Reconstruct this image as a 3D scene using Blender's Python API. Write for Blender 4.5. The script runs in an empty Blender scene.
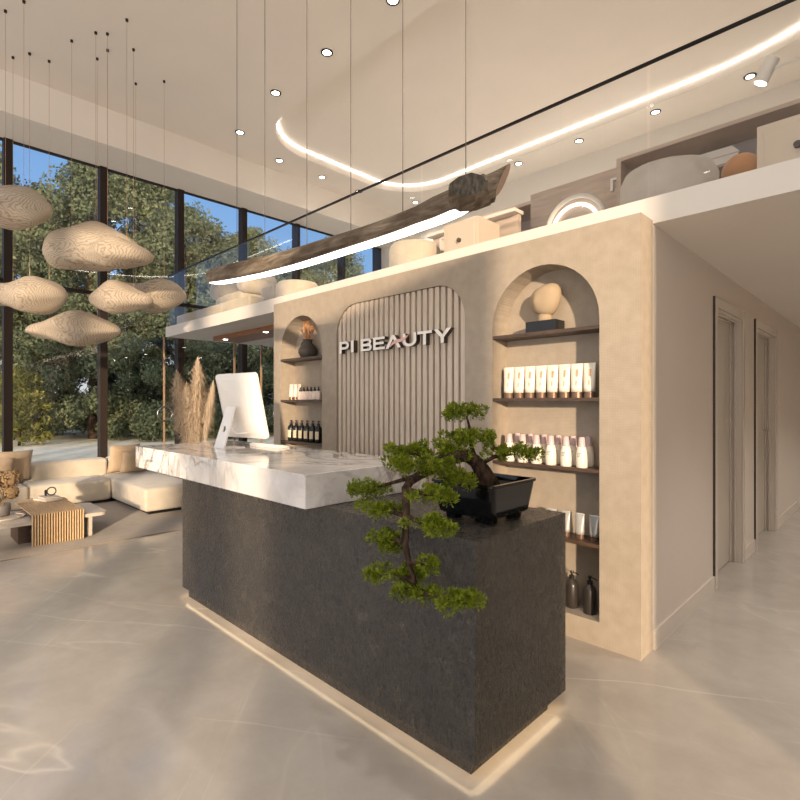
import bpy, bmesh, math, random
from mathutils import Vector, Matrix

# ------------------------------------------------------------------ camera, world, sun, exposure
scene = bpy.context.scene
C = scene.collection
cam_data = bpy.data.cameras.new('camera')
cam_data.sensor_width = 36.0
cam_data.lens = 36.0 * 511 / 800
cam_data.shift_y = 3 / 800
cam_data.clip_end = 400
cam = bpy.data.objects.new('camera', cam_data)
cam.location = (0, 0, 1.65)
cam.rotation_euler = (math.radians(90), 0, math.radians(44.66))
C.objects.link(cam)
scene.camera = cam

scene.view_settings.view_transform = 'Standard'
scene.view_settings.look = 'None'
scene.view_settings.gamma = 1
scene.view_settings.use_curve_mapping = False
scene.view_settings.exposure = 0.26

world = bpy.data.worlds.new('sky')
scene.world = world
world.use_nodes = True
wn = world.node_tree.nodes
wl = world.node_tree.links
wn.clear()
w_out = wn.new('ShaderNodeOutputWorld')
w_bg = wn.new('ShaderNodeBackground')
w_tc = wn.new('ShaderNodeTexCoord')
w_sep = wn.new('ShaderNodeSeparateXYZ')
w_ramp = wn.new('ShaderNodeValToRGB')          # blue sky by height
w_ramp.color_ramp.elements[0].position = 0.0
w_ramp.color_ramp.elements[0].color = (0.70, 0.70, 0.68, 1)
w_ramp.color_ramp.elements[1].position = 0.55
w_ramp.color_ramp.elements[1].color = (0.14, 0.31, 0.66, 1)
e = w_ramp.color_ramp.elements.new(0.22)
e.color = (0.24, 0.45, 0.80, 1)
w_dot = wn.new('ShaderNodeVectorMath'); w_dot.operation = 'DOT_PRODUCT'
w_dot.inputs[1].default_value = (0.786, -0.619, 0.0)
w_mr = wn.new('ShaderNodeMapRange'); w_mr.interpolation_type = 'SMOOTHSTEP'
w_mr.inputs[1].default_value = -0.25; w_mr.inputs[2].default_value = 0.95
w_warm = wn.new('ShaderNodeValToRGB')          # evening glow by height on the sun's side, fill added below the horizon
w_warm.color_ramp.elements[0].position = 0.0
w_warm.color_ramp.elements[0].color = (1.62, 1.56, 1.50, 1)
w_warm.color_ramp.elements[1].position = 1.0
w_warm.color_ramp.elements[1].color = (0.25, 0.26, 0.28, 1)
e = w_warm.color_ramp.elements.new(0.5)
e.color = (0.62, 0.61, 0.60, 1)
w_h = wn.new('ShaderNodeMapRange'); w_h.inputs[1].default_value = -1; w_h.inputs[2].default_value = 1
w_gain = wn.new('ShaderNodeMix'); w_gain.data_type = 'RGBA'; w_gain.blend_type = 'MULTIPLY'; w_gain.inputs[0].default_value = 1.0
GLOW = 3.2
w_gain.inputs[7].default_value = (GLOW, GLOW, GLOW, 1)
w_mix = wn.new('ShaderNodeMix'); w_mix.data_type = 'RGBA'
wl.new(w_tc.outputs['Generated'], w_sep.inputs[0])
wl.new(w_tc.outputs['Generated'], w_dot.inputs[0])
wl.new(w_sep.outputs['Z'], w_ramp.inputs[0])
wl.new(w_sep.outputs['Z'], w_h.inputs[0]); wl.new(w_h.outputs[0], w_warm.inputs[0])
wl.new(w_warm.outputs[0], w_gain.inputs[6])
wl.new(w_dot.outputs['Value'], w_mr.inputs[0])
wl.new(w_mr.outputs[0], w_mix.inputs[0]); wl.new(w_ramp.outputs[0], w_mix.inputs[6]); wl.new(w_gain.outputs[2], w_mix.inputs[7])
wl.new(w_mix.outputs[2], w_bg.inputs['Color'])
w_bg.inputs['Strength'].default_value = 1.0
wl.new(w_bg.outputs[0], w_out.inputs[0])

sun_data = bpy.data.lights.new('sun', 'SUN')
sun_data.energy = 4.6
sun_data.color = (1.0, 0.79, 0.56)
sun_data.angle = math.radians(1.5)
sun = bpy.data.objects.new('sun', sun_data)
SUN_EL = math.radians(8.4)
sdir = Vector((-0.786 * math.cos(SUN_EL), 0.619 * math.cos(SUN_EL), -math.sin(SUN_EL)))
sun.rotation_euler = sdir.to_track_quat('-Z', 'Y').to_euler()
sun.location = (20, -16, 8)
C.objects.link(sun)

R = random.Random(7)
PI = math.pi

# ------------------------------------------------------------------ helpers
class MB:
    """collects geometry for one mesh"""
    def __init__(s):
        s.v = []; s.f = []

    def add(s, vs, fs):
        o = len(s.v)
        s.v += [tuple(p) for p in vs]
        s.f += [tuple(i + o for i in f) for f in fs]
        return s

    def box(s, x0, x1, y0, y1, z0, z1):
        vs = [(x, y, z) for z in (z0, z1) for y in (y0, y1) for x in (x0, x1)]
        return s.add(vs, [(0, 2, 3, 1), (4, 5, 7, 6), (0, 1, 5, 4), (2, 6, 7, 3), (0, 4, 6, 2), (1, 3, 7, 5)])

    def loft(s, rings, cap0=True, cap1=True):
        n = len(rings[0]); vs = [p for r in rings for p in r]; fs = []
        for k in range(len(rings) - 1):
            for i in range(n):
                j = (i + 1) % n
                fs.append((k * n + i, k * n + j, (k + 1) * n + j, (k + 1) * n + i))
        if cap0: fs.append(tuple(reversed(range(n))))
        if cap1: fs.append(tuple((len(rings) - 1) * n + i for i in range(n)))
        return s.add(vs, fs)

    def lathe(s, prof, c=(0, 0, 0), n=24, sx=1, sy=1, cap0=True, cap1=True):
        return s.loft([[(c[0] + r * sx * math.cos(2 * PI * i / n), c[1] + r * sy * math.sin(2 * PI * i / n), c[2] + z)
                        for i in range(n)] for r, z in prof], cap0, cap1)

    def tube(s, pts, rad, n=8, cap=True):
        pts = [Vector(p) for p in pts]
        if not hasattr(rad, '__len__'): rad = [rad] * len(pts)
        rings = []; up = None
        for i, p in enumerate(pts):
            t = (pts[min(i + 1, len(pts) - 1)] - pts[max(i - 1, 0)]).normalized()
            if up is None:
                up = t.orthogonal().normalized()
            else:
                up = (up - t * up.dot(t)).normalized()
            b = t.cross(up)
            rings.append([p + (up * math.cos(2 * PI * k / n) + b * math.sin(2 * PI * k / n)) * rad[i] for k in range(n)])
        return s.loft(rings, cap, cap)

    def ring(s, c, R0, r, axis='X', n=32, m=8):
        vs = []; fs = []
        for i in range(n):
            a = 2 * PI * i / n
            for k in range(m):
                b = 2 * PI * k / m
                q = R0 + r * math.cos(b); h = r * math.sin(b)
                p = {'X': (h, q * math.cos(a), q * math.sin(a)), 'Y': (q * math.cos(a), h, q * math.sin(a)),
                     'Z': (q * math.cos(a), q * math.sin(a), h)}[axis]
                vs.append((c[0] + p[0], c[1] + p[1], c[2] + p[2]))
                fs.append((i * m + k, ((i + 1) % n) * m + k, ((i + 1) % n) * m + (k + 1) % m, i * m + (k + 1) % m))
        return s.add(vs, fs)


def fix_normals(me):
    bm = bmesh.new(); bm.from_mesh(me)
    bmesh.ops.recalc_face_normals(bm, faces=bm.faces)
    bm.to_mesh(me); bm.free()


def mkobj(name, mb, mat, parent=None, smooth=False, bevel=0, seg=2, subsurf=0, normals=True):
    me = bpy.data.meshes.new(name)
    me.from_pydata(mb.v, [], mb.f)
    me.update()
    if normals: fix_normals(me)
    if smooth:
        me.polygons.foreach_set('use_smooth', [True] * len(me.polygons))
    me.materials.append(mat)
    o = bpy.data.objects.new(name, me)
    C.objects.link(o)
    if parent: o.parent = parent
    if bevel:
        b = o.modifiers.new('bevel', 'BEVEL'); b.width = bevel; b.segments = seg; b.limit_method = 'ANGLE'
        b.angle_limit = math.radians(40)
    if subsurf:
        q = o.modifiers.new('subsurf', 'SUBSURF'); q.levels = subsurf; q.render_levels = subsurf
    return o


def tag(o, label=None, cat=None, group=None, kind=None):
    if label: o['label'] = label
    if cat: o['category'] = cat
    if group: o['group'] = group
    if kind: o['kind'] = kind
    return o


def thing(name, label, cat, loc=(0, 0, 0), rotz=0, group=None):
    o = bpy.data.objects.new(name, None)
    o.empty_display_size = 0.1
    C.objects.link(o)
    o.location = loc; o.rotation_euler = (0, 0, rotz)
    return tag(o, label, cat, group)


def struct(name, mb, mat, parent=None, label=None, **k):
    o = mkobj(name, mb, mat, parent, **k)
    if not parent: tag(o, label, None, None, 'structure')
    return o


def dup(root, loc, label, rotz=None, scale=None):
    r = root.copy(); C.objects.link(r); r.location = loc; r['label'] = label
    if rotz is not None: r.rotation_euler = (0, 0, rotz)
    if scale is not None: r.scale = scale
    for ch in list(root.children):
        c = ch.copy(); C.objects.link(c); c.parent = r
        for g in list(ch.children):
            d = g.copy(); C.objects.link(d); d.parent = c
    return r


def fill2d(outer, holes):
    bm = bmesh.new(); es = []
    for lp in [outer] + holes:
        vs = [bm.verts.new((p[0], p[1], 0)) for p in lp]
        for i in range(len(vs)):
            es.append(bm.edges.new((vs[i], vs[(i + 1) % len(vs)])))
    bmesh.ops.triangle_fill(bm, edges=es, use_beauty=True)
    bm.verts.index_update()
    vs = [(v.co.x, v.co.y) for v in bm.verts]
    fs = [tuple(v.index for v in f.verts) for f in bm.faces]
    bm.free()
    return vs, fs


def plate(mb, outer, holes, fmap):
    """extrude a 2D outline with holes; fmap(u, v, t) gives 3D for t = 0 front, 1 back"""
    vs, fs = fill2d(outer, holes)
    for t in (0, 1):
        mb.add([fmap(u, v, t) for u, v in vs], fs)
    for lp in [outer] + holes:
        n = len(lp)
        mb.add([fmap(u, v, 0) for u, v in lp] + [fmap(u, v, 1) for u, v in lp],
               [(i, (i + 1) % n, n + (i + 1) % n, n + i) for i in range(n)])
    return mb


def weld(o):
    bm = bmesh.new(); bm.from_mesh(o.data)
    bmesh.ops.remove_doubles(bm, verts=bm.verts, dist=1e-5)
    bmesh.ops.recalc_face_normals(bm, faces=bm.faces)
    bm.to_mesh(o.data); bm.free()


ORD = ['first', 'second', 'third', 'fourth', 'fifth', 'sixth', 'seventh', 'eighth', 'ninth', 'tenth']

# ------------------------------------------------------------------ materials
def srgb(r, g, b):
    f = lambda c: (c / 255 / 12.92) if c <= 10 else ((c / 255 + 0.055) / 1.055) ** 2.4
    return (f(r), f(g), f(b), 1)


class Mat:
    def __init__(s, name, col=(0.8, 0.8, 0.8, 1), rough=0.5, metal=0, spec=0.5, **kw):
        s.m = bpy.data.materials.new(name); s.m.use_nodes = True
        s.n = s.m.node_tree.nodes; s.l = s.m.node_tree.links
        s.b = s.n['Principled BSDF']
        s.b.inputs['Base Color'].default_value = col
        s.b.inputs['Roughness'].default_value = rough
        s.b.inputs['Metallic'].default_value = metal
        s.b.inputs['Specular IOR Level'].default_value = spec
        for k, v in kw.items(): s.b.inputs[k.replace('_', ' ')].default_value = v
        s.tc = None

    def node(s, t, **kw):
        n = s.n.new(t)
        for k, v in kw.items():
            if hasattr(n, k): setattr(n, k, v)
            else: n.inputs[k.replace('_', ' ')].default_value = v
        return n

    def coord(s, scale=(1, 1, 1), kind='Object'):
        if not s.tc: s.tc = s.n.new('ShaderNodeTexCoord')
        mp = s.n.new('ShaderNodeMapping'); mp.inputs['Scale'].default_value = scale
        s.l.new(s.tc.outputs[kind], mp.inputs[0])
        return mp.outputs[0]

    def noise(s, scale, detail=4, vec=None, dist=0, rough=0.5):
        n = s.node('ShaderNodeTexNoise', Scale=scale, Detail=detail, Distortion=dist, Roughness=rough)
        s.l.new(vec or s.coord(), n.inputs['Vector'])
        return n.outputs[0]

    def ramp(s, fac, stops):
        n = s.n.new('ShaderNodeValToRGB'); r = n.color_ramp
        r.elements[0].position, r.elements[0].color = stops[0]
        r.elements[1].position, r.elements[1].color = stops[-1]
        for p, c in stops[1:-1]:
            q = r.elements.new(p); q.color = c
        s.l.new(fac, n.inputs[0])
        return n.outputs[0]

    def mix(s, fac, a, b, mode='MIX'):
        n = s.n.new('ShaderNodeMix'); n.data_type = 'RGBA'; n.blend_type = mode
        for sock, val in ((n.inputs[0], fac), (n.inputs[6], a), (n.inputs[7], b)):
            if hasattr(val, 'is_linked'): s.l.new(val, sock)
            else: sock.default_value = val
        return n.outputs[2]

    def color(s, sock): s.l.new(sock, s.b.inputs['Base Color']); return s
    def rough(s, sock): s.l.new(sock, s.b.inputs['Roughness']); return s

    def bump(s, h, strength=0.2, dist=0.01):
        n = s.node('ShaderNodeBump', Strength=strength, Distance=dist)
        s.l.new(h, n.inputs['Height']); s.l.new(n.outputs[0], s.b.inputs['Normal'])
        return s


def G(v): return (v, v, v, 1)


def m_paint(name, col, rough=0.6, var=0.06):
    m = Mat(name, col, rough)
    n = m.noise(1.3, 3)
    c2 = tuple(x * (1 - var) for x in col[:3]) + (1,)
    m.color(m.ramp(n, [(0.3, c2), (0.7, col)]))
    m.bump(m.noise(180, 2), 0.05, 0.002)
    return m.m


def m_fabric(name, col, scale=260, b=0.25):
    m = Mat(name, col, 0.9, spec=0.2, Sheen_Weight=0.25)
    n = m.noise(6, 4); c2 = tuple(x * 0.86 for x in col[:3]) + (1,)
    m.color(m.ramp(n, [(0.3, c2), (0.7, col)]))
    m.bump(m.noise(scale, 2), b, 0.004)
    return m.m


def m_emit(name, col, st):
    m = bpy.data.materials.new(name); m.use_nodes = True
    n = m.node_tree.nodes; n.clear()
    o = n.new('ShaderNodeOutputMaterial'); e = n.new('ShaderNodeEmission')
    e.inputs[0].default_value = col; e.inputs[1].default_value = st
    m.node_tree.links.new(e.outputs[0], o.inputs[0])
    return m


def m_glass(name, tint=(0.93, 0.95, 0.93, 1), base=0.05, ior=1.5):
    m = bpy.data.materials.new(name); m.use_nodes = True
    n = m.node_tree.nodes; l = m.node_tree.links; n.clear()
    o = n.new('ShaderNodeOutputMaterial'); mx = n.new('ShaderNodeMixShader')
    t = n.new('ShaderNodeBsdfTransparent'); t.inputs[0].default_value = tint
    g = n.new('ShaderNodeBsdfGlossy'); g.inputs['Roughness'].default_value = 0.0
    f = n.new('ShaderNodeLayerWeight'); f.inputs[0].default_value = 0.5
    pw = n.new('ShaderNodeMath'); pw.operation = 'POWER'; pw.inputs[1].default_value = 5.0
    l.new(f.outputs['Facing'], pw.inputs[0])
    mr = n.new('ShaderNodeMapRange')
    mr.inputs[3].default_value = base; mr.inputs[4].default_value = 1.0
    l.new(pw.outputs[0], mr.inputs[0])
    l.new(mr.outputs[0], mx.inputs[0]); l.new(t.outputs[0], mx.inputs[1]); l.new(g.outputs[0], mx.inputs[2])
    l.new(mx.outputs[0], o.inputs[0])
    return m


M = {}
M['ceiling'] = m_paint('ceiling_paint', srgb(232, 223, 212), 0.75, 0.03)
M['white'] = m_paint('white_paint', srgb(226, 218, 208), 0.5, 0.03)
M['cabinet'] = m_paint('cabinet_cream', srgb(214, 196, 176), 0.5, 0.03)
M['corridor'] = m_paint('corridor_paint', srgb(212, 200, 187), 0.6, 0.04)
M['gloss_white'] = Mat('glossy_door', srgb(200, 190, 176), 0.12).m
M['casing'] = Mat('door_casing', srgb(205, 194, 180), 0.22).m
M['black_metal'] = Mat('black_metal', srgb(22, 20, 19), 0.4, 0.6).m
M['dark_frame'] = Mat('dark_window_frame', srgb(44, 34, 28), 0.65, 0, .25).m
M['cable_grey'] = Mat('cable_grey', srgb(92, 82, 74), 0.5, 0.3).m
M['bronze'] = Mat('bronze', srgb(176, 142, 112), 0.45, 0.25).m
M['steel'] = Mat('steel', srgb(200, 195, 190), 0.2, 1).m
M['glass'] = m_glass('window_glass', (0.92, 0.93, 0.91, 1), 0.07)
M['rail_glass'] = m_glass('balustrade_glass', (0.94, 0.95, 0.95, 1), 0.05)
M['led_white'] = m_emit('led_white', (1, 0.95, 0.9, 1), 4)
M['led_cove'] = m_emit('led_cove', (1, 0.92, 0.82, 1), 9)
M['led_warm'] = m_emit('led_warm', (1, 0.72, 0.42, 1), 3.8)
M['led_spot'] = m_emit('led_spot', (1, 0.92, 0.82, 1), 14)
M['led_mirror'] = m_emit('led_mirror', (1, 0.9, 0.75, 1), 2.5)

# woven plaster of the feature wall
m = Mat('woven_plaster', srgb(214, 194, 166), 0.8, spec=0.25)
wx = m.node('ShaderNodeTexWave', bands_direction='X', Scale=30, Distortion=1.2); m.l.new(m.coord(), wx.inputs[0])
wz = m.node('ShaderNodeTexWave', bands_direction='Z', Scale=30, Distortion=1.2); m.l.new(m.coord(), wz.inputs[0])
pat = m.mix(0.5, wx.outputs[0], wz.outputs[0])
blot = m.noise(14, 4)
c = m.ramp(blot, [(0.3, srgb(162, 148, 132)), (0.7, srgb(172, 158, 142))])
c = m.mix(0.08, c, m.ramp(pat, [(0.25, srgb(136, 118, 94)), (0.75, srgb(226, 212, 190))]))
m.color(c).bump(pat, 0.15, 0.004)
M['plaster'] = m.m

# polished beige marble floor with thin pale veins
m = Mat('floor_marble', rough=0.1, spec=0.5)
vec = m.coord()
n1 = m.noise(0.55, 6, vec, 0.6, 0.6)
n2 = m.noise(3.2, 6, vec, 0.3, 0.65)
base = m.ramp(n1, [(0.3, srgb(168, 159, 149)), (0.7, srgb(184, 175, 165))])
base = m.mix(0.35, base, m.ramp(n2, [(0.3, srgb(162, 153, 142)), (0.7, srgb(198, 190, 180))]))
def vein(rot, sx, sy, off, w, amt):
    mp = m.node('ShaderNodeMapping'); mp.inputs['Rotation'].default_value = (0, 0, math.radians(rot))
    mp2 = m.node('ShaderNodeMapping'); mp2.inputs['Scale'].default_value = (sx, sy, 1); mp2.inputs['Location'].default_value = (off, off * 1.7, 0)
    m.l.new(vec, mp.inputs[0]); m.l.new(mp.outputs[0], mp2.inputs[0])
    nz = m.node('ShaderNodeTexNoise', Scale=1.0, Detail=4, Distortion=0.45, Roughness=0.45)
    m.l.new(mp2.outputs[0], nz.inputs['Vector'])
    return m.ramp(nz.outputs[0], [(0.5 - w, G(0)), (0.5, G(amt)), (0.5 + w, G(0))])
veins = vein(-28, 0.16, 1.3, 3.1, .005, .5)
veins2 = vein(38, 0.2, 1.7, 8.3, .005, .22)
msk = m.ramp(m.noise(0.8, 2, vec), [(0.42, G(0)), (0.62, G(1))])
vmix = m.mix(1.0, veins, veins2, 'ADD')
vmix = m.mix(1.0, vmix, msk, 'MULTIPLY')
base = m.mix(vmix, base, srgb(222, 212, 198))
m.color(base)
m.rough(m.ramp(n2, [(0.3, G(0.11)), (0.8, G(0.18))]))
M['floor'] = m.m

# white marble with grey veins
m = Mat('white_marble', rough=0.08, spec=0.5)
vec = m.coord((1, 1, 1))
na = m.node('ShaderNodeTexNoise', Scale=1.5, Detail=8, Distortion=1.5, Roughness=0.55); m.l.new(vec, na.inputs['Vector'])
v1 = m.ramp(na.outputs[0], [(0.45, G(0)), (0.495, G(0.9)), (0.505, G(0.9)), (0.54, G(0))])
nb = m.node('ShaderNodeTexNoise', Scale=3.4, Detail=6, Distortion=2.2); m.l.new(m.coord((1, 0.6, 1)), nb.inputs['Vector'])
v2 = m.ramp(nb.outputs[0], [(0.47, G(0)), (0.5, G(0.5)), (0.53, G(0))])
mk = m.ramp(m.noise(1.4, 3), [(0.38, G(0.12)), (0.64, G(.9))])
vv = m.mix(1.0, m.mix(1.0, v1, v2, 'ADD'), mk, 'MULTIPLY')
cl = m.ramp(m.noise(2.2, 5, None, 0.5), [(0.35, srgb(206, 200, 196)), (0.65, srgb(238, 234, 230))])
m.color(m.mix(vv, cl, srgb(112, 102, 98)))
M['marble'] = m.m

# leathered dark stone of the desk
m = Mat('dark_stone', rough=0.3, spec=0.5)
na = m.node('ShaderNodeTexNoise', Scale=38, Detail=7, Distortion=1.0, Roughness=0.65); m.l.new(m.coord((1.0, 1.0, 0.7)), na.inputs['Vector'])
nb = m.node('ShaderNodeTexNoise', Scale=13, Detail=5, Distortion=1.6); m.l.new(m.coord((1.6, 1.6, 0.95)), nb.inputs['Vector'])
scr = m.ramp(nb.outputs[0], [(0.484, G(0)), (0.5, G(1)), (0.516, G(0))])
mk = m.ramp(m.noise(9, 3), [(0.45, G(0)), (0.65, G(1))])
scr = m.mix(1.0, scr, mk, 'MULTIPLY')
cb = m.ramp(na.outputs[0], [(0.3, srgb(48, 45, 42)), (0.7, srgb(72, 67, 61))])
m.color(m.mix(scr, cb, srgb(128, 116, 102)))
m.rough(m.ramp(na.outputs[0], [(0.3, G(0.18)), (0.7, G(0.38))]))
m.bump(na.outputs[0], 0.8, 0.014)
M['stone'] = m.m

def m_wood(name, c1, c2, scale=(1, 8, 8), ws=3.0, rough=0.45):
    m = Mat(name, c1, rough)
    n = m.noise(ws, 6, m.coord(scale), 1.2, 0.6)
    m.color(m.ramp(n, [(0.3, c1), (0.7, c2)])); m.bump(n, 0.15, 0.004)
    return m.m
M['shelf_wood'] = m_wood('dark_shelf_wood', srgb(62, 47, 38), srgb(92, 72, 58))
M['oak'] = m_wood('oak', srgb(196, 160, 118), srgb(222, 190, 148))
M['slat'] = m_wood('slat_taupe', srgb(194, 178, 160), srgb(212, 196, 178), (8, 8, 1), 3, 0.6)
M['beam_wood'] = m_wood('beam_wood', srgb(120, 78, 48), srgb(160, 108, 68))
M['dark_wood'] = m_wood('dark_wood', srgb(54, 42, 34), srgb(80, 62, 50))
M['taupe_panel'] = m_wood('taupe_panel', srgb(186, 166, 150), srgb(206, 186, 168), (1, 1, 8), 2, 0.6)
M['recess_panel'] = m_paint('mauve_grey_panel', srgb(176, 162, 158), 0.6)

m = Mat('weathered_log', rough=0.85, spec=0.2)
n = m.noise(9, 8, m.coord((0.35, 2.6, 2.6)), 0.6, 0.65)
n2 = m.noise(3, 4)
c = m.ramp(n, [(0.3, srgb(58, 50, 43)), (0.5, srgb(124, 109, 92)), (0.72, srgb(176, 160, 140))])
c = m.mix(m.ramp(n2, [(0.4, G(0)), (0.62, G(0.65))]), c, srgb(80, 66, 54))
m.color(c).bump(n, 0.8, 0.02)
M['log'] = m.m
m = Mat('cut_log_end', rough=0.85, spec=0.2)
n = m.noise(60, 5, m.coord((1, 1, 0.3)))
m.color(m.ramp(n, [(0.3, srgb(48, 46, 42)), (0.7, srgb(96, 88, 76))])).bump(n, 0.4, 0.01)
M['log_end'] = m.m
m = Mat('pale_cut_wood', srgb(190, 160, 138), 0.7)
M['log_tip'] = m.m

m = Mat('bark', rough=0.9, spec=0.15)
n = m.noise(40, 6, m.coord((1, 1, 0.35)), 0.5)
m.color(m.ramp(n, [(0.35, srgb(28, 21, 17)), (0.65, srgb(84, 66, 52))])).bump(n, 0.9, 0.01)
M['bark'] = m.m

m = Mat('bonsai_needles', rough=0.6, spec=0.3)
n = m.noise(34, 3)
m.color(m.ramp(n, [(0.3, srgb(80, 92, 12)), (0.7, srgb(138, 150, 30))]))
m.b.inputs['Subsurface Weight'].default_value = 0.0
M['needles'] = m.m

def m_leaf(name, a, b, c):
    m = Mat(name, rough=0.65, spec=0.25)
    n = m.noise(0.9, 4)
    n2 = m.noise(7, 2)
    col = m.ramp(n, [(0.32, a), (0.5, b), (0.7, c)])
    col = m.mix(0.45, col, m.ramp(n2, [(0.35, a), (0.65, c)]))
    m.color(col)
    tr = m.node('ShaderNodeBsdfTranslucent'); m.l.new(col, tr.inputs[0])
    mx = m.node('ShaderNodeMixShader'); mx.inputs[0].default_value = 0.3
    out = m.n['Material Output']
    m.l.new(m.b.outputs[0], mx.inputs[1]); m.l.new(tr.outputs[0], mx.inputs[2]); m.l.new(mx.outputs[0], out.inputs[0])
    return m.m
M['leaf_dark'] = m_leaf('leaf_dark', srgb(54, 66, 50), srgb(96, 108, 80), srgb(146, 150, 114))
M['leaf_mid'] = m_leaf('leaf_mid', srgb(60, 72, 52), srgb(106, 116, 82), srgb(158, 160, 118))
M['leaf_gold'] = m_leaf('leaf_gold', srgb(80, 86, 44), srgb(118, 120, 60), srgb(168, 158, 84))

m = Mat('pale_ground', rough=0.95, spec=0.1)
n = m.noise(1.6, 8, None, 0.5, 0.7); n2 = m.noise(0.25, 3)
c = m.ramp(n, [(0.3, srgb(226, 206, 172)), (0.5, srgb(250, 232, 204)), (0.7, srgb(255, 244, 224))])
m.color(m.mix(m.ramp(n2, [(0.45, G(0)), (0.7, G(0.5))]), c, srgb(214, 200, 140))).bump(n, 0.6, 0.1)
M['ground'] = m.m

m = Mat('cloud_mesh', rough=0.7, spec=0.2)
wv = m.node('ShaderNodeTexWave', wave_type='RINGS', Scale=17.0, Distortion=9.0, Detail=2, Detail_Scale=.6)
m.l.new(m.coord((1, 1, 1.6)), wv.inputs[0])
n = m.noise(3, 3)
c = m.ramp(wv.outputs[0], [(0.05, srgb(162, 146, 128)), (0.35, srgb(190, 175, 157)), (0.85, srgb(198, 183, 165))])
m.color(c)
tr = m.node('ShaderNodeBsdfTransparent'); mx = m.node('ShaderNodeMixShader'); mx.inputs[0].default_value = 0.28
out = m.n['Material Output']
m.l.new(m.b.outputs[0], mx.inputs[1]); m.l.new(tr.outputs[0], mx.inputs[2]); m.l.new(mx.outputs[0], out.inputs[0])
M['cloud'] = m.m

M['sofa'] = m_fabric('sofa_fabric', srgb(210, 198, 180))
M['pillow'] = m_fabric('pillow_fabric', srgb(196, 172, 144), 160, 0.4)
M['boucle'] = m_fabric('boucle', srgb(206, 192, 172), 70, 0.8)
M['pouf_grey'] = m_fabric('grey_boucle', srgb(200, 188, 176), 60, 0.9)
M['orange_fabric'] = m_fabric('orange_fabric', srgb(206, 150, 104))
M['rug'] = m_fabric('rug_pile', srgb(150, 134, 116), 120, 0.6)
M['travertine'] = m_paint('travertine', srgb(206, 192, 176), 0.4, 0.12)
M['grey_ceramic'] = Mat('grey_ceramic', srgb(112, 106, 102), 0.6).m
M['dark_clay'] = Mat('dark_clay', srgb(74, 66, 60), 0.75).m
M['black_glaze'] = Mat('black_glaze', srgb(10, 10, 11), 0.08, 0, 0.4).m
M['soil'] = Mat('dark_soil', srgb(28, 22, 18), 0.95).m
M['pampas'] = m_paint('pampas', srgb(208, 186, 160), 0.9, 0.25)
M['dried'] = m_paint('dried_flower', srgb(156, 128, 92), 0.9, 0.3)
M['dried_orange'] = m_paint('dried_orange_stem', srgb(206, 134, 66), 0.8, 0.2)
M['screen_white'] = Mat('white_plastic', srgb(240, 234, 226), 0.25).m
M['silver'] = Mat('silver_aluminium', srgb(226, 222, 216), 0.3, 0.25).m
M['black_plastic'] = Mat('black_plastic', srgb(22, 21, 21), 0.3).m
M['tube_white'] = Mat('white_tube', srgb(240, 228, 210), 0.35).m
M['tube_cap'] = Mat('bronze_cap', srgb(122, 96, 78), 0.25, 0.5).m
M['print'] = Mat('orange_print', srgb(216, 160, 118), 0.6).m
M['print_grey'] = Mat('grey_print', srgb(150, 140, 130), 0.6).m
M['lilac_cap'] = Mat('lilac_cap', srgb(206, 180, 178), 0.25).m
M['silver_tube'] = Mat('silver_tube', srgb(206, 204, 200), 0.25, 0.4).m
M['cream_label'] = Mat('cream_label', srgb(222, 204, 172), 0.6).m
M['pink_box'] = Mat('pink_bottle', srgb(236, 214, 200), 0.4).m
M['brown_pump'] = Mat('brown_pump_bottle', srgb(52, 46, 42), 0.35).m
M['sculpt'] = m_paint('sand_stone', srgb(172, 150, 122), 0.8, 0.08)
M['letter'] = Mat('white_letter', srgb(246, 240, 230), 0.4).m
M['pink'] = Mat('pink_swoosh', srgb(226, 178, 168), 0.4).m
M['paper'] = Mat('book_paper', srgb(222, 208, 190), 0.7).m
M['mirror'] = Mat('mirror_face', srgb(220, 220, 220), 0.05, 1).m
M['render'] = m_paint('facade_render', srgb(206, 194, 178), 0.7)

# ------------------------------------------------------------------ the setting
XW = -10.5      # glazed wall on the left
YW = 3.406      # front of the feature wall
YS = 3.62       # front of the mezzanine slab
ZC = 6.575
struct('floor', MB().box(XW - .1, 3.2, -9.2, 13.2, -.12, 0), M['floor'])
struct('ground', MB().box(-90, XW - .12, -60, 75, -.3, -.06), M['ground'])

# ceiling with a round-cornered tray
TX0, TX1, TY0, TY1 = -8.6, 1.5, 4.8, 8.95
TRAD = (3.9, 1.15, 1.15, .2)
def rrect(x0, x1, y0, y1, r, n=14, radii=None):
    p = []
    if radii:
        ra, rb, rc, rd = radii
        for cx, cy, a0, q in ((x1 - ra, y1 - ra, 0, ra), (x0 + rb, y1 - rb, 90, rb), (x0 + rc, y0 + rc, 180, rc), (x1 - rd, y0 + rd, 270, rd)):
            for k in range(n + 1):
                a = math.radians(a0 + 90 * k / n)
                p.append((cx + q * math.cos(a), cy + q * math.sin(a)))
        return p
    for cx, cy, a0 in ((x1 - r, y1 - r, 0), (x0 + r, y1 - r, 90), (x0 + r, y0 + r, 180), (x1 - r, y0 + r, 270)):
        for k in range(n + 1):
            a = math.radians(a0 + 90 * k / n)
            p.append((cx + r * math.cos(a), cy + r * math.sin(a)))
    return p
tray = rrect(TX0, TX1, TY0, TY1, 1, 20, TRAD)
mb = MB()
plate(mb, [(-9.49, -9.2), (3.2, -9.2), (3.2, 9.8), (-9.49, 9.8)], [tray], lambda u, v, t: (u, v, ZC + .17 * t))
weld(struct('ceiling', mb, M['ceiling']))
struct('ceiling_tray', MB().box(TX0 - .3, TX1 + .3, TY0 - .3, TY1 + .3, ZC + .171, ZC + .3), M['ceiling'])
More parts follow.
